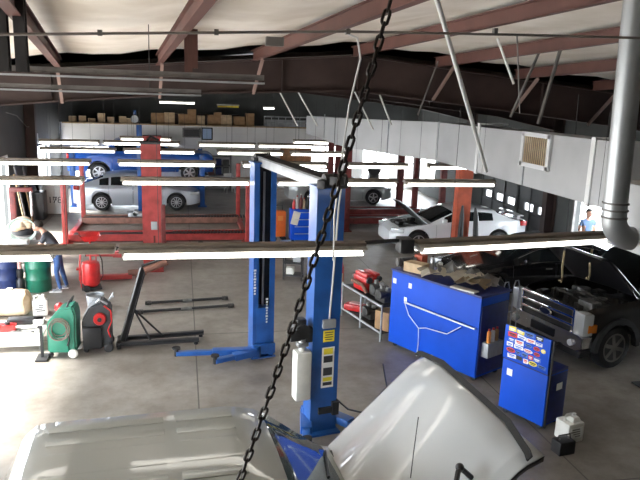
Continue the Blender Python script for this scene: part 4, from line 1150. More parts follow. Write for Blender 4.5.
b = MB(); b.box((0, 0, .31), (.05, .04, .62)); b.build('upright', 'steel_dark', t, smooth=False); b = MB(); b.box((0, 0, .02), (.2, .34, .03)); b.build('foot', 'steel_dark', t, smooth=False)
b = MB(); b.box((-.02, 0, .61), (.07, .045, .03)); b.build('cross_piece', 'steel_dark', t, smooth=False)

# green service machine
t = thing('fluid_exchanger', 'green wheeled fluid service machine with a coiled hose', 'machine', (-2.17, 12.15, 0), -.08)
b = MB(); b.prism([(-.25, .09), (.25, .09), (.27, .80), (.22, .97), (-.02, .93), (-.25, .66)], -.2, .2, 'y')
bmesh.ops.bevel(b.bm, geom=b.bm.edges[:], offset=.03, segments=2, affect='EDGES'); b.build('body', 'green_machine', t)
b = MB(); b.box((-.04, -.215, .27), (.34, .05, .30), bev=.02); b.build('front_tank', 'green_machine', t)
b = MB()
for k in range(5): b.tube([(-.02 + .02 * math.sin(k * 2.1) + (.13 + .014 * k) * math.cos(a / 20 * 2 * PI), -.235 - .016 * k, .56 + .025 * math.cos(k * 1.7) + (.15 + .015 * k) * math.sin(a / 20 * 2 * PI)) for a in range(20)], .009, 6, closed=True)
b.build('hose_coil', 'rope_brown', t)
b = MB(); b.tube([(.13, -.25, .5), (.16, -.28, .38), (.12, -.28, .26)], .014, 6); b.build('nozzle', 'steel_dark', t)
b = MB(); b.tube([(.10, -.15, .93), (.16, -.15, 1.06), (.16, .15, 1.06), (.10, .15, .93)], .018, 8); b.build('push_handle', 'black_plastic', t)
for sx, sy, r_, m in ((.2, -.22, .085, 'poly_white'), (.2, .22, .085, 'poly_white'), (-.2, -.17, .05, 'rubber'), (-.2, .17, .05, 'rubber')):
    b = MB(); b.lathe([(.02, -.025), (r_ * .7, -.03), (r_, -.015), (r_, .015), (r_ * .7, .03), (.02, .025)], (sx, sy, r_), 'y', 18); b.build('wheel', m, t)
# black service machine
t = thing('coolant_exchanger', 'black wheeled service machine with a red reel, right of the green one', 'machine', (-1.60, 12.35, 0), .05)
b = MB(); b.prism([(-.26, .08), (.26, .08), (.27, .82), (.10, .98), (-.12, .88), (-.26, .62)], -.2, .2, 'y')
bmesh.ops.bevel(b.bm, geom=b.bm.edges[:], offset=.03, segments=2, affect='EDGES'); b.build('body', 'grey_plastic', t)
b = MB(); b.box((-.08, -.23, .30), (.34, .10, .42), bev=.03); b.build('front_tank', 'black_plastic', t)
b = MB(); b.lathe([(.03, -.04), (.10, -.045), (.115, -.02), (.115, .02), (.09, .03), (.03, .03)], (.06, -.235, .66), 'y', 20); b.build('reel', 'red_bright', t)
b = MB(); b.cyl((.06, -.30, .66), (.06, -.24, .66), .04); b.build('reel_hub', 'steel_dark', t)
b = MB(); b.tube([(.14, -.2, .9), (.26, -.22, .8), (.27, -.25, .6), (.2, -.27, .45), (.24, -.25, .3)], .014, 6); b.build('hose', 'red_bright', t)
b = MB(); b.tube([(.0, -.16, .95), (.06, -.18, 1.02), (.2, -.16, .92)], .02, 7); b.tube([(.2, .14, .88), (.3, .14, 1.04), (.3, -.1, 1.04)], .018, 7); b.build('push_handle', 'galv', t)
for sx, sy, r_ in ((.2, -.23, .085), (.2, .23, .085), (-.2, -.17, .05), (-.2, .17, .05)):
    b = MB(); b.lathe([(.02, -.025), (r_ * .7, -.03), (r_, -.015), (r_, .015), (r_ * .7, .03), (.02, .025)], (sx, sy, r_), 'y', 18); b.build('wheel', 'steel_dark', t)
# bucket behind them
t = thing('bucket', 'grey open bucket behind the black machine', 'bucket', (-1.92, 14.6, 0))
b = MB(); b.lathe([(.15, 0), (.19, .36), (.2, .37), (.185, .37), (.145, .02), (.001, .02)], n=24); b.build('pail', 'galv', t)
b = MB(); b.tube([(.2 * math.cos(a / 10 * PI), .03, .35 + .02 * math.sin(a / 10 * PI) - .0) for a in range(11)], .006, 5); b.build('handle', 'steel_dark', t)
# engine hoist
t = thing('engine_hoist', 'black folding engine hoist with slanted mast and long floor legs', 'hoist', (-1.17, 12.4, 0))
b = MB(); b.beam((0, 0, .05), (.42, .1, 1.52), .11, .11, .02); b.build('mast', 'steel_dark', t, smooth=False)
b = MB(); b.beam((.40, .1, 1.52), (.86, .16, 1.66), .10, .10, .02); b.build('boom', 'steel_dark', t, smooth=False)
b = MB(); b.cyl((.44, .06, 1.48), (.86, .12, 1.62), .065); b.build('ram', 'rust', t)
for y0, x1, y1 in ((-.12, 1.45, -.05), (.16, 1.55, .34)):
    b = MB(); b.beam((-.1, y0, .09), (x1, y1, .09), .08, .08, .012); lg = b.build('leg', 'steel_dark', t, smooth=False)
    for xx in (-.05, x1 - .06):
        q = MB(); q.cyl((xx, y0 if xx < 0 else y1, .0), (xx, y0 if xx < 0 else y1, .06), .04); q.build('caster', 'rubber', lg)
for sx in (-.05, .17):
    b = MB(); b.cyl((.23, .05, .72), (.58 + sx, .0 + sx, .12), .02); b.build('brace', 'steel_dark', t)
b = MB(); b.beam((-.05, -.2, .09), (-.05, .25, .09), .08, .08, .012); b.build('rear_bar', 'steel_dark', t, smooth=False)
# axle shafts on the floor
for i, (a, b_, lb) in enumerate((((-.95, 14.25), (1.05, 14.5), 'long dark steel shaft on the floor, nearer of two'), ((-.80, 14.86), (.95, 15.06), 'long dark steel shaft on the floor, farther of two'))):
    a = Vector((*a, .05)); b_ = Vector((*b_, .05)); c = (a + b_) / 2; t = thing('drive_shaft', lb, 'shaft', (c.x, c.y, 0)); h = (b_ - a) / 2; z = Vector((0, 0, .05))
    q = MB(); q.cyl(z - h, z + h, .03); q.build('tube', 'steel_dark', t)
    q = MB(); q.cyl(z - h * .12, z + h * .12, .042); q.build('sleeve', 'engine_light', t)
    for s_ in (-1, 1):
        q = MB(); e = z + h * s_; q.box(e, (.14, .10, .08), bev=.015); q.cyl(e + Vector((0, -.09, 0)), e + Vector((0, .09, 0)), .028); q.build('joint', 'engine', t)
# lift arm with roller on the floor by the red lift
t = thing('swing_boom', 'loose red lift boom with a rusty roller lying left of the red column', 'lift boom', (-1.95, 17.0, 0), .06)
b = MB(); b.box((0, 0, .08), (1.3, .16, .12), bev=.012); b.build('beam', 'red_steel', t)
b = MB(); b.cyl((.55, 0, .16), (1.0, 0, .18), .085); b.build('roller', 'rust', t)
b = MB(); b.cyl((-.6, 0, .1), (-.6, 0, .3), .05); b.box((-.6, 0, .32), (.2, .16, .05), bev=.01); b.build('pad', 'red_bright', t)
# ================================================================ between the lifts
t = thing('sign_board', 'orange panel cart standing behind the blue lift', 'cart', (3.1, 21.3, 0), .1)
b = MB(); b.box((0, 0, .58), (.42, .34, .84), bev=.02); b.build('panel', 'orange', t)
for sx in (-1, 1):
    for sy in (-1, 1):
        b = MB(); b.cyl((sx * .16, sy * .12 - .02, .08), (sx * .16, sy * .12 + .02, .08), .08); b.build('wheel', 'rubber', t)
b = MB(); b.tube([(-.17, .17, .95), (-.17, .2, 1.15), (.17, .2, 1.15), (.17, .17, .95)], .015, 6); b.build('push_handle', 'steel_dark', t)
b = MB(); b.box((.02, -.175, .78), (.18, .01, .16)); b.build('label', 'sticker_orange', t)
t = thing('tool_chest', 'blue rolling tool chest with bottles on top between the lift posts', 'tool chest', (3.85, 21.0, 0))
b = MB(); b.box((0, 0, .62), (.82, .5, 1.0), bev=.015); b.build('body', 'blue_cabinet', t)
for i in range(4):
    b = MB(); b.box((0, -.26, .26 + i * .235), (.74, .02, .21), bev=.005); d = b.build('drawer', 'blue_cabinet', t)
    b = MB(); b.box((0, -.275, .34 + i * .235), (.6, .02, .025)); b.build('handle', 'alloy', d, smooth=False)
b = MB(); b.box((-.28, -.28, .86), (.24, .01, .44), rot=(0, .25, 0)); b.build('poster', 'paper', t)
for sx in (-1, 1):
    for sy in (-1, 1):
        b = MB(); b.cyl((sx * .34, sy * .18 - .02, .06), (sx * .34, sy * .18 + .02, .06), .06); b.build('caster', 'rubber', t)
bc = [('red', 'red_bright'), ('white', 'poly_white'), ('dark red', 'red_dark'), ('cream', 'cream'), ('black', 'black_plastic'), ('amber', 'lamp_amber')]
for i, (nm, m) in enumerate(bc):
    t = thing('spray_bottle', '%s bottle standing on the blue tool chest between the lift posts' % nm, 'bottle', (3.55 + i * .115, 20.98 + .07 * (i % 2), 1.12), 0, 'bottles on the blue tool chest')
    h = .32 + .07 * (i % 3); b = MB(); b.lathe([(.048, 0), (.053, .01), (.053, h * .7), (.02, h * .85), (.018, h), (.001, h)], n=14); b.build('bottle', m, t)
    b = MB(); b.cyl((0, 0, h), (0, 0, h + .04), .022); b.build('cap', ['poly_white', 'red_bright'][i % 2], t)
t = thing('wire_rack', 'low black tiered rack on the floor between the blue lift posts', 'rack', (2.86, 16.75, 0), -.3)
for sx in (-1, 1):
    for sy in (-1, 1):
        b = MB(); b.box((sx * .24, sy * .16, .42), (.03, .03, .84)); b.build('leg', 'steel_dark', t, smooth=False)
for z in (.12, .45, .8):
    b = MB(); b.box((0, 0, z), (.5, .36, .03)); b.build('shelf', 'steel_dark', t, smooth=False)
for i, (x, z, m, lb) in enumerate(((-.08, .135, 'poly_white', 'white box on the lowest tier of the black rack'), (.1, .465, 'galv', 'grey metal box on the middle tier of the black rack'), (-.05, .815, 'poly_white', 'white tub on the top tier of the black rack'))):
    b = MB(); b.box((0, 0, .09), (.2, .22, .18), bev=.015); simple('supply_box', lb, 'box', b, m, (2.86 + x, 16.75, z), -.3)
t = thing('oil_dolly', 'black upright hand dolly behind the low black rack', 'dolly', (3.3, 16.4, 0), .3)
for sy in (-1, 1):
    b = MB(); b.tube([(0, sy * .16, .1), (.02, sy * .16, 1.0), (.14, sy * .16, 1.12)], .018, 7); b.build('rail', 'steel_dark', t)
    b = MB(); b.cyl((.04, sy * .24, .1), (.04, sy * .19, .1), .10); b.build('wheel', 'rubber', t)
b = MB(); b.box((-.12, 0, .02), (.26, .36, .02)); b.box((0.0, 0, .5), (.02, .34, .05)); b.box((0.0, 0, .85), (.02, .34, .05)); b.build('toe_plate', 'steel_dark', t, smooth=False)
for i, (x, y, lb) in enumerate(((3.22, 20.2, 'coiled blue air line on the floor under the tool chest, nearer coil'), (3.35, 20.75, 'coiled blue air line leaning by the orange cart, farther coil'))):
    b = MB()
    for k in range(4): b.tube([((.2 + .02 * k) * math.cos(a / 16 * 2 * PI), (.17 + .02 * k) * math.sin(a / 16 * 2 * PI), .02 + .02 * k) for a in range(16)], .012, 5, closed=True)
    simple('air_line', lb, 'hose', b, mat('pale_blue', (.35, .48, .68), .5), (x, y, 0))

# ================================================================ engine rack
rk = thing('engine_rack', 'grey steel parts rack with engine pieces left of the big blue bench', 'rack', (3.96, 12.94, 0), R(-76))
L_, W_ = 1.7, .60
for z in (.18, .74):
    for sy in (-1, 1):
        b = MB(); b.cyl((-L_ / 2, sy * W_ / 2, z), (L_ / 2, sy * W_ / 2, z), .024); b.build('rail', 'galv', rk)
for sx in (-1, 0, 1):
    for sy in (-1, 1):
        b = MB(); b.cyl((sx * L_ / 2, sy * W_ / 2, 0), (sx * L_ / 2, sy * W_ / 2, .78 if sx else .74), .02); b.build('leg', 'galv', rk)
for z in (.16, .72):
    b = MB(); b.box((0, 0, z), (L_ - .05, W_ - .04, .02)); b.build('shelf', 'steel_dark', rk, smooth=False)
def blob(mb, n, dx, dy, dz, s0, s1, z0=0):
    for i in range(n):
        mb.box((random.uniform(-dx, dx), random.uniform(-dy, dy), z0 + random.uniform(.04, dz)), (random.uniform(s0, s1), random.uniform(s0, s1), random.uniform(s0, s1)), rot=(random.random() * .6, random.random() * .6, random.random() * 3), bev=.02)
ca, sa = math.cos(R(-76)), math.sin(R(-76))
def onrack(x, y, z): return (3.96 + x * ca - y * sa, 12.94 + x * sa + y * ca, z)
t = thing('engine_block', 'red engine block with dark pulleys on top of the parts rack', 'engine', onrack(-.28, -.02, .73), R(-72))
b = MB(); b.box((0, 0, .18), (.5, .38, .32), bev=.04); b.box((0, -.1, .36), (.46, .14, .12), bev=.04); b.box((0, .12, .36), (.46, .14, .12), bev=.04); b.build('block', 'red_bright', t)
for y, z, r_ in ((0, .1, .09), (-.12, .25, .07), (.13, .27, .06)):
    b = MB(); b.cyl((.25, y, z + .05), (.30, y, z + .05), r_); b.build('pulley', 'steel_dark', t)
b = MB(); b.tube([(-.2, -.24, .2), (0, -.28, .22), (.2, -.24, .2), (.3, -.2, .05)], .04, 8); b.build('manifold', 'rust', t)
for i, (x, y, z, m, nb, lb) in enumerate(((.18, .02, .73, 'engine', 8, 'black greasy transmission piece in the middle of the parts rack top'), (.55, -.05, .73, 'engine', 8, 'black greasy gearbox at the near end of the parts rack top'), (-.05, 0, .17, 'engine', 7, 'dark engine part on the lower shelf of the parts rack'), (-.72, .1, .73, 'engine', 4, 'small dark part at the far end of the parts rack'))):
    t = thing('engine_part', lb, 'engine part', onrack(x, y, z), R(-72))
    b = MB(); b.box((0, 0, .13), (.36, .3, .24), bev=.05); b.cyl((.1, -.1, .2), (.1, -.24, .2), .09); b.build('casing', m, t)
    for k in range(2): b = MB(); b.cyl((-.12 + .2 * k, 0, .24), (-.12 + .2 * k, 0, .32), .05); b.build('fitting', 'engine_light', t)
t = thing('valve_cover', 'red valve cover on the parts rack beside the blue bench', 'engine part', onrack(.66, .2, .73), R(-60))
b = MB(); b.box((0, 0, .08), (.36, .2, .14), bev=.05); b.build('cover', 'red_bright', t); b = MB(); b.cyl((.1, 0, .15), (.1, 0, .2), .04); b.build('filler_cap', 'poly_white', t)
t = thing('fire_extinguisher', 'red floor jack end with pink panel on the lower rack shelf', 'jack', onrack(-.55, -.1, .17), R(-40))
t.name = 'floor_jack'
b = MB(); b.box((0, 0, .10), (.5, .26, .14), bev=.03); b.build('frame', 'red_bright', t); b = MB(); b.box((0, 0, .19), (.28, .16, .03), bev=.01); b.build('cover_plate', mat('pink_plastic', (.62, .32, .3), .5), t)
b = MB(); b.box((0, 0, .09), (.34, .22, .18), bev=.03); simple('green_case', 'bright green case on the floor by the far rack leg', 'case', b, 'green_bright', onrack(-1.0, -.45, 0), .3)
b = MB(); b.box((0, 0, .2), (.34, .3, .4), bev=.008); simple('cardboard_box', 'brown cardboard box on the rack by the end of the blue bench', 'box', b, 'cardboard', onrack(.62, -.05, .17), -.9, smooth=False)
t = thing('oxygen_bottle', 'narrow red gas bottle with a yellow tag behind the near blue post', 'gas bottle', (3.62, 14.7, 0))
b = MB(); b.lathe([(.10, 0), (.11, .02), (.11, .85), (.07, .98), (.03, 1.02), (.03, 1.1), (.001, 1.1)], n=18); b.build('cylinder', 'red_bright', t)
b = MB(); b.cyl((-.05, 0, 1.1), (.05, 0, 1.1), .03); b.build('valve', 'engine_light', t)
b = MB(); b.box((.0, -.115, .55), (.12, .012, .35)); b.build('hang_tag', 'paper_tan', t)

# ================================================================ blue bench and cart
BX, BY, BR = 3.98, 11.85, math.atan2(-.89, .455)
bb = thing('steel_workbench', 'big blue steel workbench heaped with papers and rags', 'workbench', (BX, BY, 0), BR)
BLn, BD, BH = 2.15, .80, 1.57
b = MB(); b.box((BLn / 2, BD / 2, .825), (BLn, BD, 1.47), bev=.012); b.build('body', 'blue_cabinet', bb)
b = MB(); b.box((BLn / 2, BD / 2, BH), (BLn + .04, BD + .04, .04), bev=.008); b.build('top', 'navy_cabinet', bb)
b = MB(); b.box((BLn + .006, BD / 2, .77), (.02, BD - .06, 1.26), bev=.006); b.build('end_panel', 'navy_cabinet', bb)
b = MB(); b.cyl((.42, -.05, 1.02), (2.1, -.05, 1.0), .018); b.cyl((.42, -.05, 1.02), (.42, 0, 1.02), .014); b.cyl((2.08, -.05, 1.0), (2.08, 0, 1.0), .014); b.build('push_rail', 'alloy', bb)
for x, z, s in ((.09, 1.36, .075), (.5, 1.36, .075), (.40, 1.06, .07)):
    b = MB(); b.box((x, -.006, z), (s, .008, s * 1.3)); b.build('sticker', 'sticker_white', bb)
b = MB(); b.tube([(.40, -.02, 1.0), (.55, -.05, .8), (.82, -.05, .62), (1.0, -.05, .68), (1.5, -.05, .72), (1.8, -.05, .95)], .009, 6); b.tube([(.82, -.05, .62), (.83, -.04, .3), (.80, -.03, .05)], .009, 6); b.build('cord', 'hose_white', bb)
for sx in (.1, BLn - .1):
    for sy in (.1, BD - .1):
        b = MB(); b.cyl((sx, sy - .02, .05), (sx, sy + .02, .05), .05); b.build('caster', 'rubber', bb)
b = MB(); b.box((BLn + .09, .30, .62), (.14, .42, .26), bev=.01); b.build('end_pocket', 'galv', bb)
cb, sb = math.cos(BR), math.sin(BR)
def onb(x, y, z=BH + .02): return (BX + x * cb - y * sb, BY + x * sb + y * cb, z)
for i, (y, m, lb) in enumerate(((.16, 'sticker_orange', 'orange spray can in the pocket on the end of the blue bench'), (.27, 'poly_white', 'white spray can in the pocket on the end of the blue bench'), (.38, 'cardboard', 'tan spray can in the pocket on the end of the blue bench'))):
    t = thing('spray_can', lb, 'can', onb(BLn + .10, y, .755)); b = MB(); b.lathe([(.034, 0), (.036, .01), (.036, .19), (.02, .215), (.001, .215)], n=14); b.build('can', m, t); b = MB(); b.cyl((0, 0, .215), (0, 0, .25), .02); b.build('cap', 'red_bright', t)
# clutter on the bench
def crumple(w, d, n=7, amp=.05, seed=1):
    rn = random.Random(seed); mb = MB(); v = {}
    for i in range(n + 1):
        for j in range(n + 1):
            v[i, j] = Vector((w * (i / n - .5) + rn.uniform(-.02, .02), d * (j / n - .5) + rn.uniform(-.02, .02), .02 + abs(rn.gauss(0, amp)) + amp * 1.2 * math.sin(i * 1.3 + seed) ** 2))
    vs = {k: mb.bm.verts.new(p) for k, p in v.items()}
    for i in range(n):
        for j in range(n): mb.bm.faces.new((vs[i, j], vs[i + 1, j], vs[i + 1, j + 1], vs[i, j + 1]))
    bmesh.ops.solidify(mb.bm, geom=mb.bm.faces[:], thickness=.006)
    return mb
items = [(1.35, .38, .62, .5, 'paper', 'large crumpled pale paper sheet in the middle of the blue bench'), (1.72, .30, .44, .40, 'paper_tan', 'tan crumpled paper at the near end of the blue bench'), (1.0, .55, .45, .36, 'paper_grey', 'grey crumpled rag at the back of the blue bench'),
         (.85, .2, .40, .30, 'paper', 'smaller pale paper hanging near the front edge of the blue bench'), (1.82, .58, .36, .3, 'paper_grey', 'dark grey rag at the back near corner of the blue bench'), (1.55, .6, .4, .3, 'paper_grey', 'mottled grey rag behind the large crumpled sheet')]
for i, (x, y, w_, d_, m, lb) in enumerate(items):
    simple('crumpled_paper' if 'paper' in m and 'rag' not in lb else 'shop_rag', lb, 'paper' if 'rag' not in lb else 'rag', crumple(w_ * 1.25, d_ * 1.25, 4, .075, i + 3), m, onb(x, y), BR + i * .4)
b = MB(); b.box((0, 0, .09), (.42, .26, .18), bev=.008); simple('cardboard_box', 'pale cardboard box on the far end of the blue bench', 'box', b, 'cardboard_pale', onb(.42, .22), BR + .15, smooth=False)
b = MB(); b.box((0, 0, .13), (.2, .16, .26), bev=.008); simple('carton', 'orange-brown carton standing on the far end of the blue bench', 'box', b, 'orange_red', onb(.25, .52), BR, smooth=False)
for i, (x, y, h, m, lb) in enumerate(((.55, .52, .30, 'alloy', 'tall silver can behind the pale box on the blue bench'), (.68, .60, .22, 'poly_white', 'white can behind the pale box on the blue bench'), (.08, .5, .2, 'black_plastic', 'black can at the far corner of the blue bench'), (1.15, .68, .2, 'engine_light', 'grey can at the back of the blue bench behind the rags'))):
    t = thing('can', lb, 'can', onb(x, y)); b = MB(); b.lathe([(.045, 0), (.048, .01), (.048, h * .8), (.02, h * .92), (.001, h * .92)], n=14); b.build('body', m, t); b = MB(); b.cyl((0, 0, h * .9), (0, 0, h), .02); b.build('cap', 'steel_dark', t)
t = thing('grinder', 'black bench motor at the far end of the blue bench', 'grinder', onb(.12, .25)); b = MB(); b.cyl((-.12, 0, .12), (.12, 0, .12), .09); b.box((0, 0, .03), (.18, .16, .06), bev=.01); b.build('motor', 'black_plastic', t)
for s_ in (-1, 1): b = MB(); b.cyl((s_ * .16, 0, .12), (s_ * .19, 0, .12), .085); b.build('wheel', 'steel_grey', t)
# shelf lip with binders under the papers
b = MB(); b.box((0, 0, .012), (.5, .16, .024), bev=.004); simple('clipboard', 'pale clipboard sticking out over the front edge of the blue bench', 'clipboard', b, 'poly_white', onb(1.72, .06), BR + .1)
# wire guard frame behind the bench
t = thing('wire_guard', 'bright bent steel hoop rack behind the near end of the blue bench', 'rack', (6.2, 11.3, 0), R(20))
for x in (-.16, .12): b = MB(); b.tube([(x, 0, 0), (x, 0, 1.3), (x + .04, 0, 1.42), (x + .12, 0, 1.42), (x + .16, 0, 1.3), (x + .16, 0, 0)], .012, 7); b.build('hoop', 'galv', t)
b = MB(); b.cyl((-.2, 0, .8), (.3, 0, .8), .012); b.cyl((-.2, 0, .3), (.3, 0, .3), .012); b.build('cross_bar', 'galv', t)

# stickered cart
ct = thing('tool_cart', 'blue rolling tool cart with its lid up covered in stickers', 'tool cart', (4.91, 8.93, 0), R(-65.2))
CL, CD, CH = .82, .52, .95
b = MB(); b.box((CL / 2, CD / 2, .50), (CL, CD, CH - .12), bev=.012); b.build('body', 'blue_cabinet', ct)
b = MB(); b.box((CL + .004, CD / 2, .5), (.016, CD - .05, CH - .18), bev=.005); b.build('end_panel', 'navy_cabinet', ct)
b = MB(); b.box((CL / 2, CD / 2, CH - .03), (CL, CD, .05), bev=.008); b.build('top_tray', 'navy_cabinet', ct)
b = MB(); b.box((CL / 2, .0, 1.20), (CL, .035, .54), bev=.008); lid = b.build('lid', 'blue_cabinet', ct)
b = MB(); b.box((CL + .012, .04, .76), (.03, .03, 1.40), bev=.006); b.build('edge_trim', 'steel_dark', ct)
for i in range(3): b = MB(); b.box((CL / 2, CD + .008, .25 + i * .2), (CL - .1, .016, .17), bev=.004); b.build('drawer', 'navy_cabinet', ct)
for sx in (.1, CL - .1):
    for sy in (.08, CD - .08): b = MB(); b.cyl((sx, sy - .02, .055), (sx, sy + .02, .055), .055); b.build('caster', 'rubber', ct)
b = MB(); b.box((.15, -.004, .72), (.10, .006, .11)); b.build('sticker', 'sticker_white', ct)
b = MB(); b.box((CL + .02, .3, .68), (.006, .14, .11)); b.build('sticker', 'sticker_white', ct)
rn = random.Random(11); cols = ['sticker_white', 'sticker_red', 'sticker_blue', 'sticker_orange', 'sticker_white', 'sticker_black', 'sticker_white', 'sticker_yellow']
x = .06; k = 0
for row, z in enumerate((1.43, 1.345, 1.26, 1.175, 1.09, 1.01)):
    x = .05 + rn.uniform(0, .05)
    while x < CL - .10:
        w_ = rn.uniform(.08, .17); h_ = rn.uniform(.05, .075)
        if x + w_ > CL - .02: break
        m = cols[rn.randrange(len(cols))]
        b = MB()
        if rn.random() < .3:
            b.lathe([(.001, -.0215), (w_ / 2, -.0215), (w_ / 2, -.018)], (x + w_ / 2, 0, z), 'y', 18)
            for v in b.bm.verts: v.co.z = z + (v.co.z - z) * h_ / w_ * 1.1
        else: b.box((x + w_ / 2, -.0195, z + rn.uniform(-.008, .008)), (w_, .004, h_), rot=(0, rn.uniform(-.12, .12), 0))
        s = b.build('sticker', m, lid, smooth=False)
        b = MB(); mm = 'sticker_red' if m == 'sticker_white' else 'sticker_white'
        if rn.random() < .5: mm = 'sticker_blue' if m == 'sticker_white' else 'sticker_black'
        b.box((x + w_ / 2, -.0235, z + .008), (w_ * .7, .003, h_ * .25)); b.box((x + w_ / 2, -.0235, z - .015), (w_ * .5, .003, h_ * .15)); b.build('print', mm, s, smooth=False)
        x += w_ + rn.uniform(.005, .03); k += 1
jug('fluid_jug', 'white square jug on the floor beside the stickered cart', (5.56, 7.96, 0), .2, .30, .28, .40, 'paper_grey')
t = thing('battery', 'black battery case on the floor in front of the white jug', 'battery', (5.26, 7.62, 0), .15)
b = MB(); b.box((0, 0, .1), (.27, .19, .2), bev=.015); b.build('case', 'black_plastic', t)
for s_ in (-1, 1): b = MB(); b.cyl((s_ * .08, 0, .2), (s_ * .08, 0, .225), .014); b.build('terminal', 'engine_light', t)
b = MB(); b.tube([(-.11, 0, .2), (-.1, 0, .27), (.1, 0, .27), (.11, 0, .2)], .01, 6); b.build('handle', 'black_plastic', t)
t = thing('jack_stand', 'dark stand at the right edge beside the pickup front wheel', 'jack stand', (7.98, 9.45, 0))
b = MB(); b.box((0, 0, .01), (.3, .3, .02)); b.build('base', 'steel_dark', t, smooth=False)
b = MB(); b.cyl((0, 0, .02), (0, 0, .62), .06, .04); b.box((0, 0, .64), (.14, .09, .05), bev=.01); b.build('column', 'steel_dark', t)
# black hook lever lying by the raised hood of the silver pickup
# ================================================================ far end
items = [(-4.72, .30), (-4.3, .32), (-3.92, .22), (-3.5, .45), (-3.1, .3), (-2.6, .34), (-2.3, .26)]
for i, (x, h) in enumerate(items):
    b = MB(); b.box((0, 0, h / 2), (.30, .24, h), bev=.006); simple('small_carton', '%s small brown carton from the left on the mezzanine edge' % ORD[i], 'box', b, 'cardboard_pale', (x, 31.15, 3.165), .1 * (i % 3), 'small cartons along the mezzanine edge', smooth=False)
items = [(-1.05, .62, .52), (-.55, .45, .55), (.05, .4, .5), (.45, .38, .72), (.85, .35, .45), (1.3, .3, .5), (1.62, .34, .62), (2.0, .5, .5), (2.6, .5, .45), (3.1, .4, .62)]
for i, (x, w_, h) in enumerate(items):
    b = MB(); b.box((0, 0, h / 2), (w_, .4, h), bev=.008); simple('cardboard_box', '%s large brown box from the left on the mezzanine' % ORD[i], 'box', b, ['cardboard', 'cardboard_pale', 'cardboard'][i % 3], (x, 31.35, 3.165), .05 * (i % 3), 'large boxes on the mezzanine', smooth=False)
for i, (x, h) in enumerate(((-.2, .3), (1.0, .35), (2.4, .5))):
    b = MB(); b.box((0, 0, .25), (.5, .45, .5), bev=.01); simple('dark_crate', ['dark crate behind the brown boxes, leftmost', 'dark crate behind the brown boxes, middle one', 'dark crate behind the brown boxes, rightmost'][i], 'crate', b, 'frame_dark', (x, 31.95, 3.165), 0, smooth=False)
t = thing('guard_rail', 'grey metal guard rail at the right end of the mezzanine', 'railing', (4.75, 31.0, 3.165))
for z in (.25, .5): b = MB(); b.cyl((-1.0, 0, z), (1.0, 0, z), .03); b.build('rail', 'galv', t)
for i in range(7): b = MB(); b.cyl((-1 + i / 3, 0, 0), (-1 + i / 3, 0, .52), .02); b.build('baluster', 'galv', t)
b = MB(); b.box((0, .04, .2), (1.9, .02, .34)); b.build('infill_panel', 'galv', t, smooth=False)
t = thing('window_unit', 'dark box unit mounted on the mezzanine wall below the boxes', 'air conditioner', (.42, 30.86, 2.68))
b = MB(); b.box((0, -.06, .18), (.8, .14, .42), bev=.015); b.build('casing', 'steel_grey', t); b = MB(); b.box((0, -.14, .18), (.7, .02, .32)); b.build('front_grille', 'black_plastic', t, smooth=False)
t = thing('wall_picture', 'small blue-grey framed picture beside the dark box unit', 'picture', (1.12, 30.87, 2.58))
b = MB(); b.box((0, -.02, .25), (.5, .04, .56), bev=.01); b.build('frame', 'steel_dark', t); b = MB(); b.box((0, -.045, .25), (.4, .01, .46)); b.build('print', mat('pale_blue', (.35, .48, .68), .5), t, smooth=False)
t = thing('flood_lamp', 'round pale flood lamp with a blue bracket on the mezzanine edge', 'flood lamp', (-2.05, 30.8, 3.2))
b = MB(); b.lathe([(.001, .12), (.06, .1), (.17, -.04), (.17, -.06), (.001, -.05)], (0, -.06, .22), 'y', 20); b.build('shade', 'galv', t); b = MB(); b.box((0, .06, .45), (.14, .08, .3), bev=.02); b.build('bracket', 'blue_steel', t)
b = MB(); b.cyl((0, .05, -.02), (0, .05, .3), .02); b.build('stem', 'steel_dark', t)
t = thing('conduit', 'vertical grey conduit with a box on the left wall', 'conduit', (-5.5, 27.0, 0))
b = MB(); b.cyl((0, 0, 2.4), (0, 0, 4.1), .03); b.build('pipe', 'galv', t); b = MB(); b.box((0.03, .1, 2.75), (.12, .3, .4), bev=.01); b.build('switch_box', 'galv', t)
b = MB(); b.tube([(0, 0, 3.2), (.05, -1.4, 3.3), (.05, -2.8, 3.75), (.0, -4.0, 3.9)], .014, 6); b.build('cable', 'steel_grey', t)
# below the mezzanine
b = MB(); b.box((0, 0, .5), (1.6, .05, 1.0)); o = simple('wood_panel', 'brown wooden board fixed to the back wall right of the blue lift beam', 'board', b, 'wood', (5.62, 32.974, 1.05), smooth=False)
t = thing('shelf_unit', 'grey shelf unit with dark clutter against the back wall', 'shelf', (1.55, 32.5, 0))
for sx in (-1, 1): b = MB(); b.box((sx * .75, 0, 1.0), (.05, .5, 2.0)); b.build('side_panel', 'steel_grey', t, smooth=False)
for z in (.3, .75, 1.2, 1.65): b = MB(); b.box((0, 0, z), (1.5, .5, .04)); b.build('shelf', 'steel_grey', t, smooth=False)
for i in range(8):
    b = MB(); h = random.uniform(.2, .36); b.box((0, 0, h / 2), (.28, .32, h), bev=.015)
    simple('parts_bin', '%s dark parts bin %s on the grey shelf unit' % (['left', 'second', 'third', 'right'][i % 4], ['on the upper tier', 'on the middle tier'][i // 4]), 'bin', b, ['steel_dark', 'steel_grey', 'navy_drum', 'rust'][(i * 3) % 4], (1.0 + .36 * (i % 4), 32.45, [1.22, .77][i // 4]), 0, 'bins on the grey shelf unit')
t = thing('plastic_chair', 'white plastic chair near the back wall shelf', 'chair', (2.2, 31.6, 0), .3)
b = MB(); b.box((0, 0, .43), (.44, .42, .04), bev=.015); b.build('seat', 'poly_white', t); b = MB(); b.box((0, .2, .68), (.42, .04, .46), rot=(-.15, 0, 0), bev=.015); b.build('backrest', 'poly_white', t)
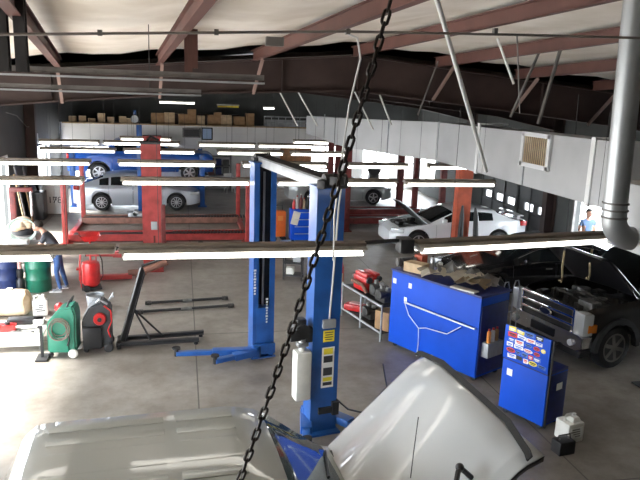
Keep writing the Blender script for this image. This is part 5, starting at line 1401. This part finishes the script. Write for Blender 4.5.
for sx in (-1, 1):
    for sy in (-1, 1): b = MB(); b.cyl((sx * .18, sy * .17, .42), (sx * .21, sy * .2, 0), .02); b.build('leg', 'poly_white', t)
t = thing('tool_cabinet', 'dark red tool cabinet below the wooden board at the back', 'cabinet', (6.9, 31.9, 0)); b = MB(); b.box((0, 0, .7), (.6, .5, 1.4), bev=.02); b.build('body', 'red_dark', t)
for k in range(4): b = MB(); b.box((0, -.26, .3 + k * .3), (.54, .02, .26), bev=.005); b.build('drawer', 'red_dark', t)
for x, Y, h, m, lb in ((6.5, 27.4, 2.7, 'red_dark', 'dark red steel post in front of the back windows, left one'), (9.15, 26.9, 2.9, 'red_dark', 'dark red steel post by the white coupe hood, right of the windows')):
    t = thing('steel_post', lb, 'post', (x, Y, 0)); b = MB(); b.beam((0, 0, 0), (0, .001, h), .24, .26, .02); b.build('column', m, t, smooth=False); b = MB(); b.box((0, 0, .015), (.36, .36, .03)); b.build('base_plate', m, t, smooth=False)
# office chair silhouette against the windows
t = thing('tyre_rack', 'dark machine silhouette standing before the bright windows', 'machine', (9.3, 31.5, 0)); b = MB(); b.box((0, 0, .5), (.5, .4, 1.0), bev=.04); b.build('body', 'steel_dark', t); b = MB(); b.lathe([(.001, -.1), (.33, -.1), (.36, 0), (.33, .1), (.001, .1)], (0, -.1, 1.25), 'y', 20); b.build('wheel_drum', 'rubber', t)
# person in the right doorway
p2 = thing('person', 'person in a blue shirt standing in the bright right-hand bay doorway', 'person', (11.85, 17.35, 0), 0)
J = {'pelvis': ((0, 0, .95), (.13, .11)), 'spine': ((0, 0, 1.12), (.14, .105)), 'chest': ((0, 0, 1.33), (.17, .115)), 'neckb': ((0, 0, 1.46), .065), 'neck': ((0, -.01, 1.52), .052), 'skull': ((0, -.02, 1.60), .07), 'crown': ((0, -.015, 1.68), .065)}
B = [('pelvis', 'spine'), ('spine', 'chest'), ('chest', 'neckb'), ('neckb', 'neck'), ('neck', 'skull'), ('skull', 'crown')]
for s_, nm in ((1, 'l'), (-1, 'r')):
    J['hip' + nm] = ((s_ * .095, 0, .88), .098); J['thigh' + nm] = ((s_ * .1, 0, .72), .086); J['knee' + nm] = ((s_ * .11, -.02, .50), .062); J['calf' + nm] = ((s_ * .115, 0, .36), .06); J['ank' + nm] = ((s_ * .12, .03, .09), .044); J['heel' + nm] = ((s_ * .12, .04, .05), .042); J['toe' + nm] = ((s_ * .14, -.14, .042), .036)
    B += [('pelvis', 'hip' + nm), ('hip' + nm, 'thigh' + nm), ('thigh' + nm, 'knee' + nm), ('knee' + nm, 'calf' + nm), ('calf' + nm, 'ank' + nm), ('ank' + nm, 'heel' + nm), ('heel' + nm, 'toe' + nm)]
    J['sh' + nm] = ((s_ * .19, 0, 1.40), .062); J['mid' + nm] = ((s_ * .22, .01, 1.26), .05); J['elb' + nm] = ((s_ * .24, .02, 1.12), .042); J['wri' + nm] = ((s_ * .22, -.12, .92), .029)
    B += [('chest', 'sh' + nm), ('sh' + nm, 'mid' + nm), ('mid' + nm, 'elb' + nm), ('elb' + nm, 'wri' + nm)]
    hand(J, B, 'wri' + nm, (s_ * .22, -.12, .92), (0, -.35, -1), s_)
person_mesh('body', J, B, mf, ['skin', 'work_blue', 'jeans', 'shoe'], p2)
hd = MB(); hd.ball((0, -.03, 1.63), .105, (.82, 1, 1.15)); hd.ball((0, -.135, 1.62), .02, (.7, 1, 1.1))
for s_ in (1, -1): hd.ball((s_ * .085, -.02, 1.63), .022, (.4, .9, 1.2))
hd.build('head', 'skin', p2)
for s_ in (1, -1): e = MB(); e.ball((s_ * .035, -.128, 1.65), .012); e.build('eye', 'hair', p2)
e = MB(); e.box((0, -.125, 1.575), (.045, .012, .008)); e.build('mouth', 'sticker_red', p2)
hr = MB(); hr.ball((0, -.015, 1.665), .112, (.86, 1, 1))
for v in hr.bm.verts:
    if v.co.y < -.07 and v.co.z < 1.69: v.co.y += .05
    if v.co.z < 1.61: v.co.z = 1.61
hr.build('hair', 'hair', p2)
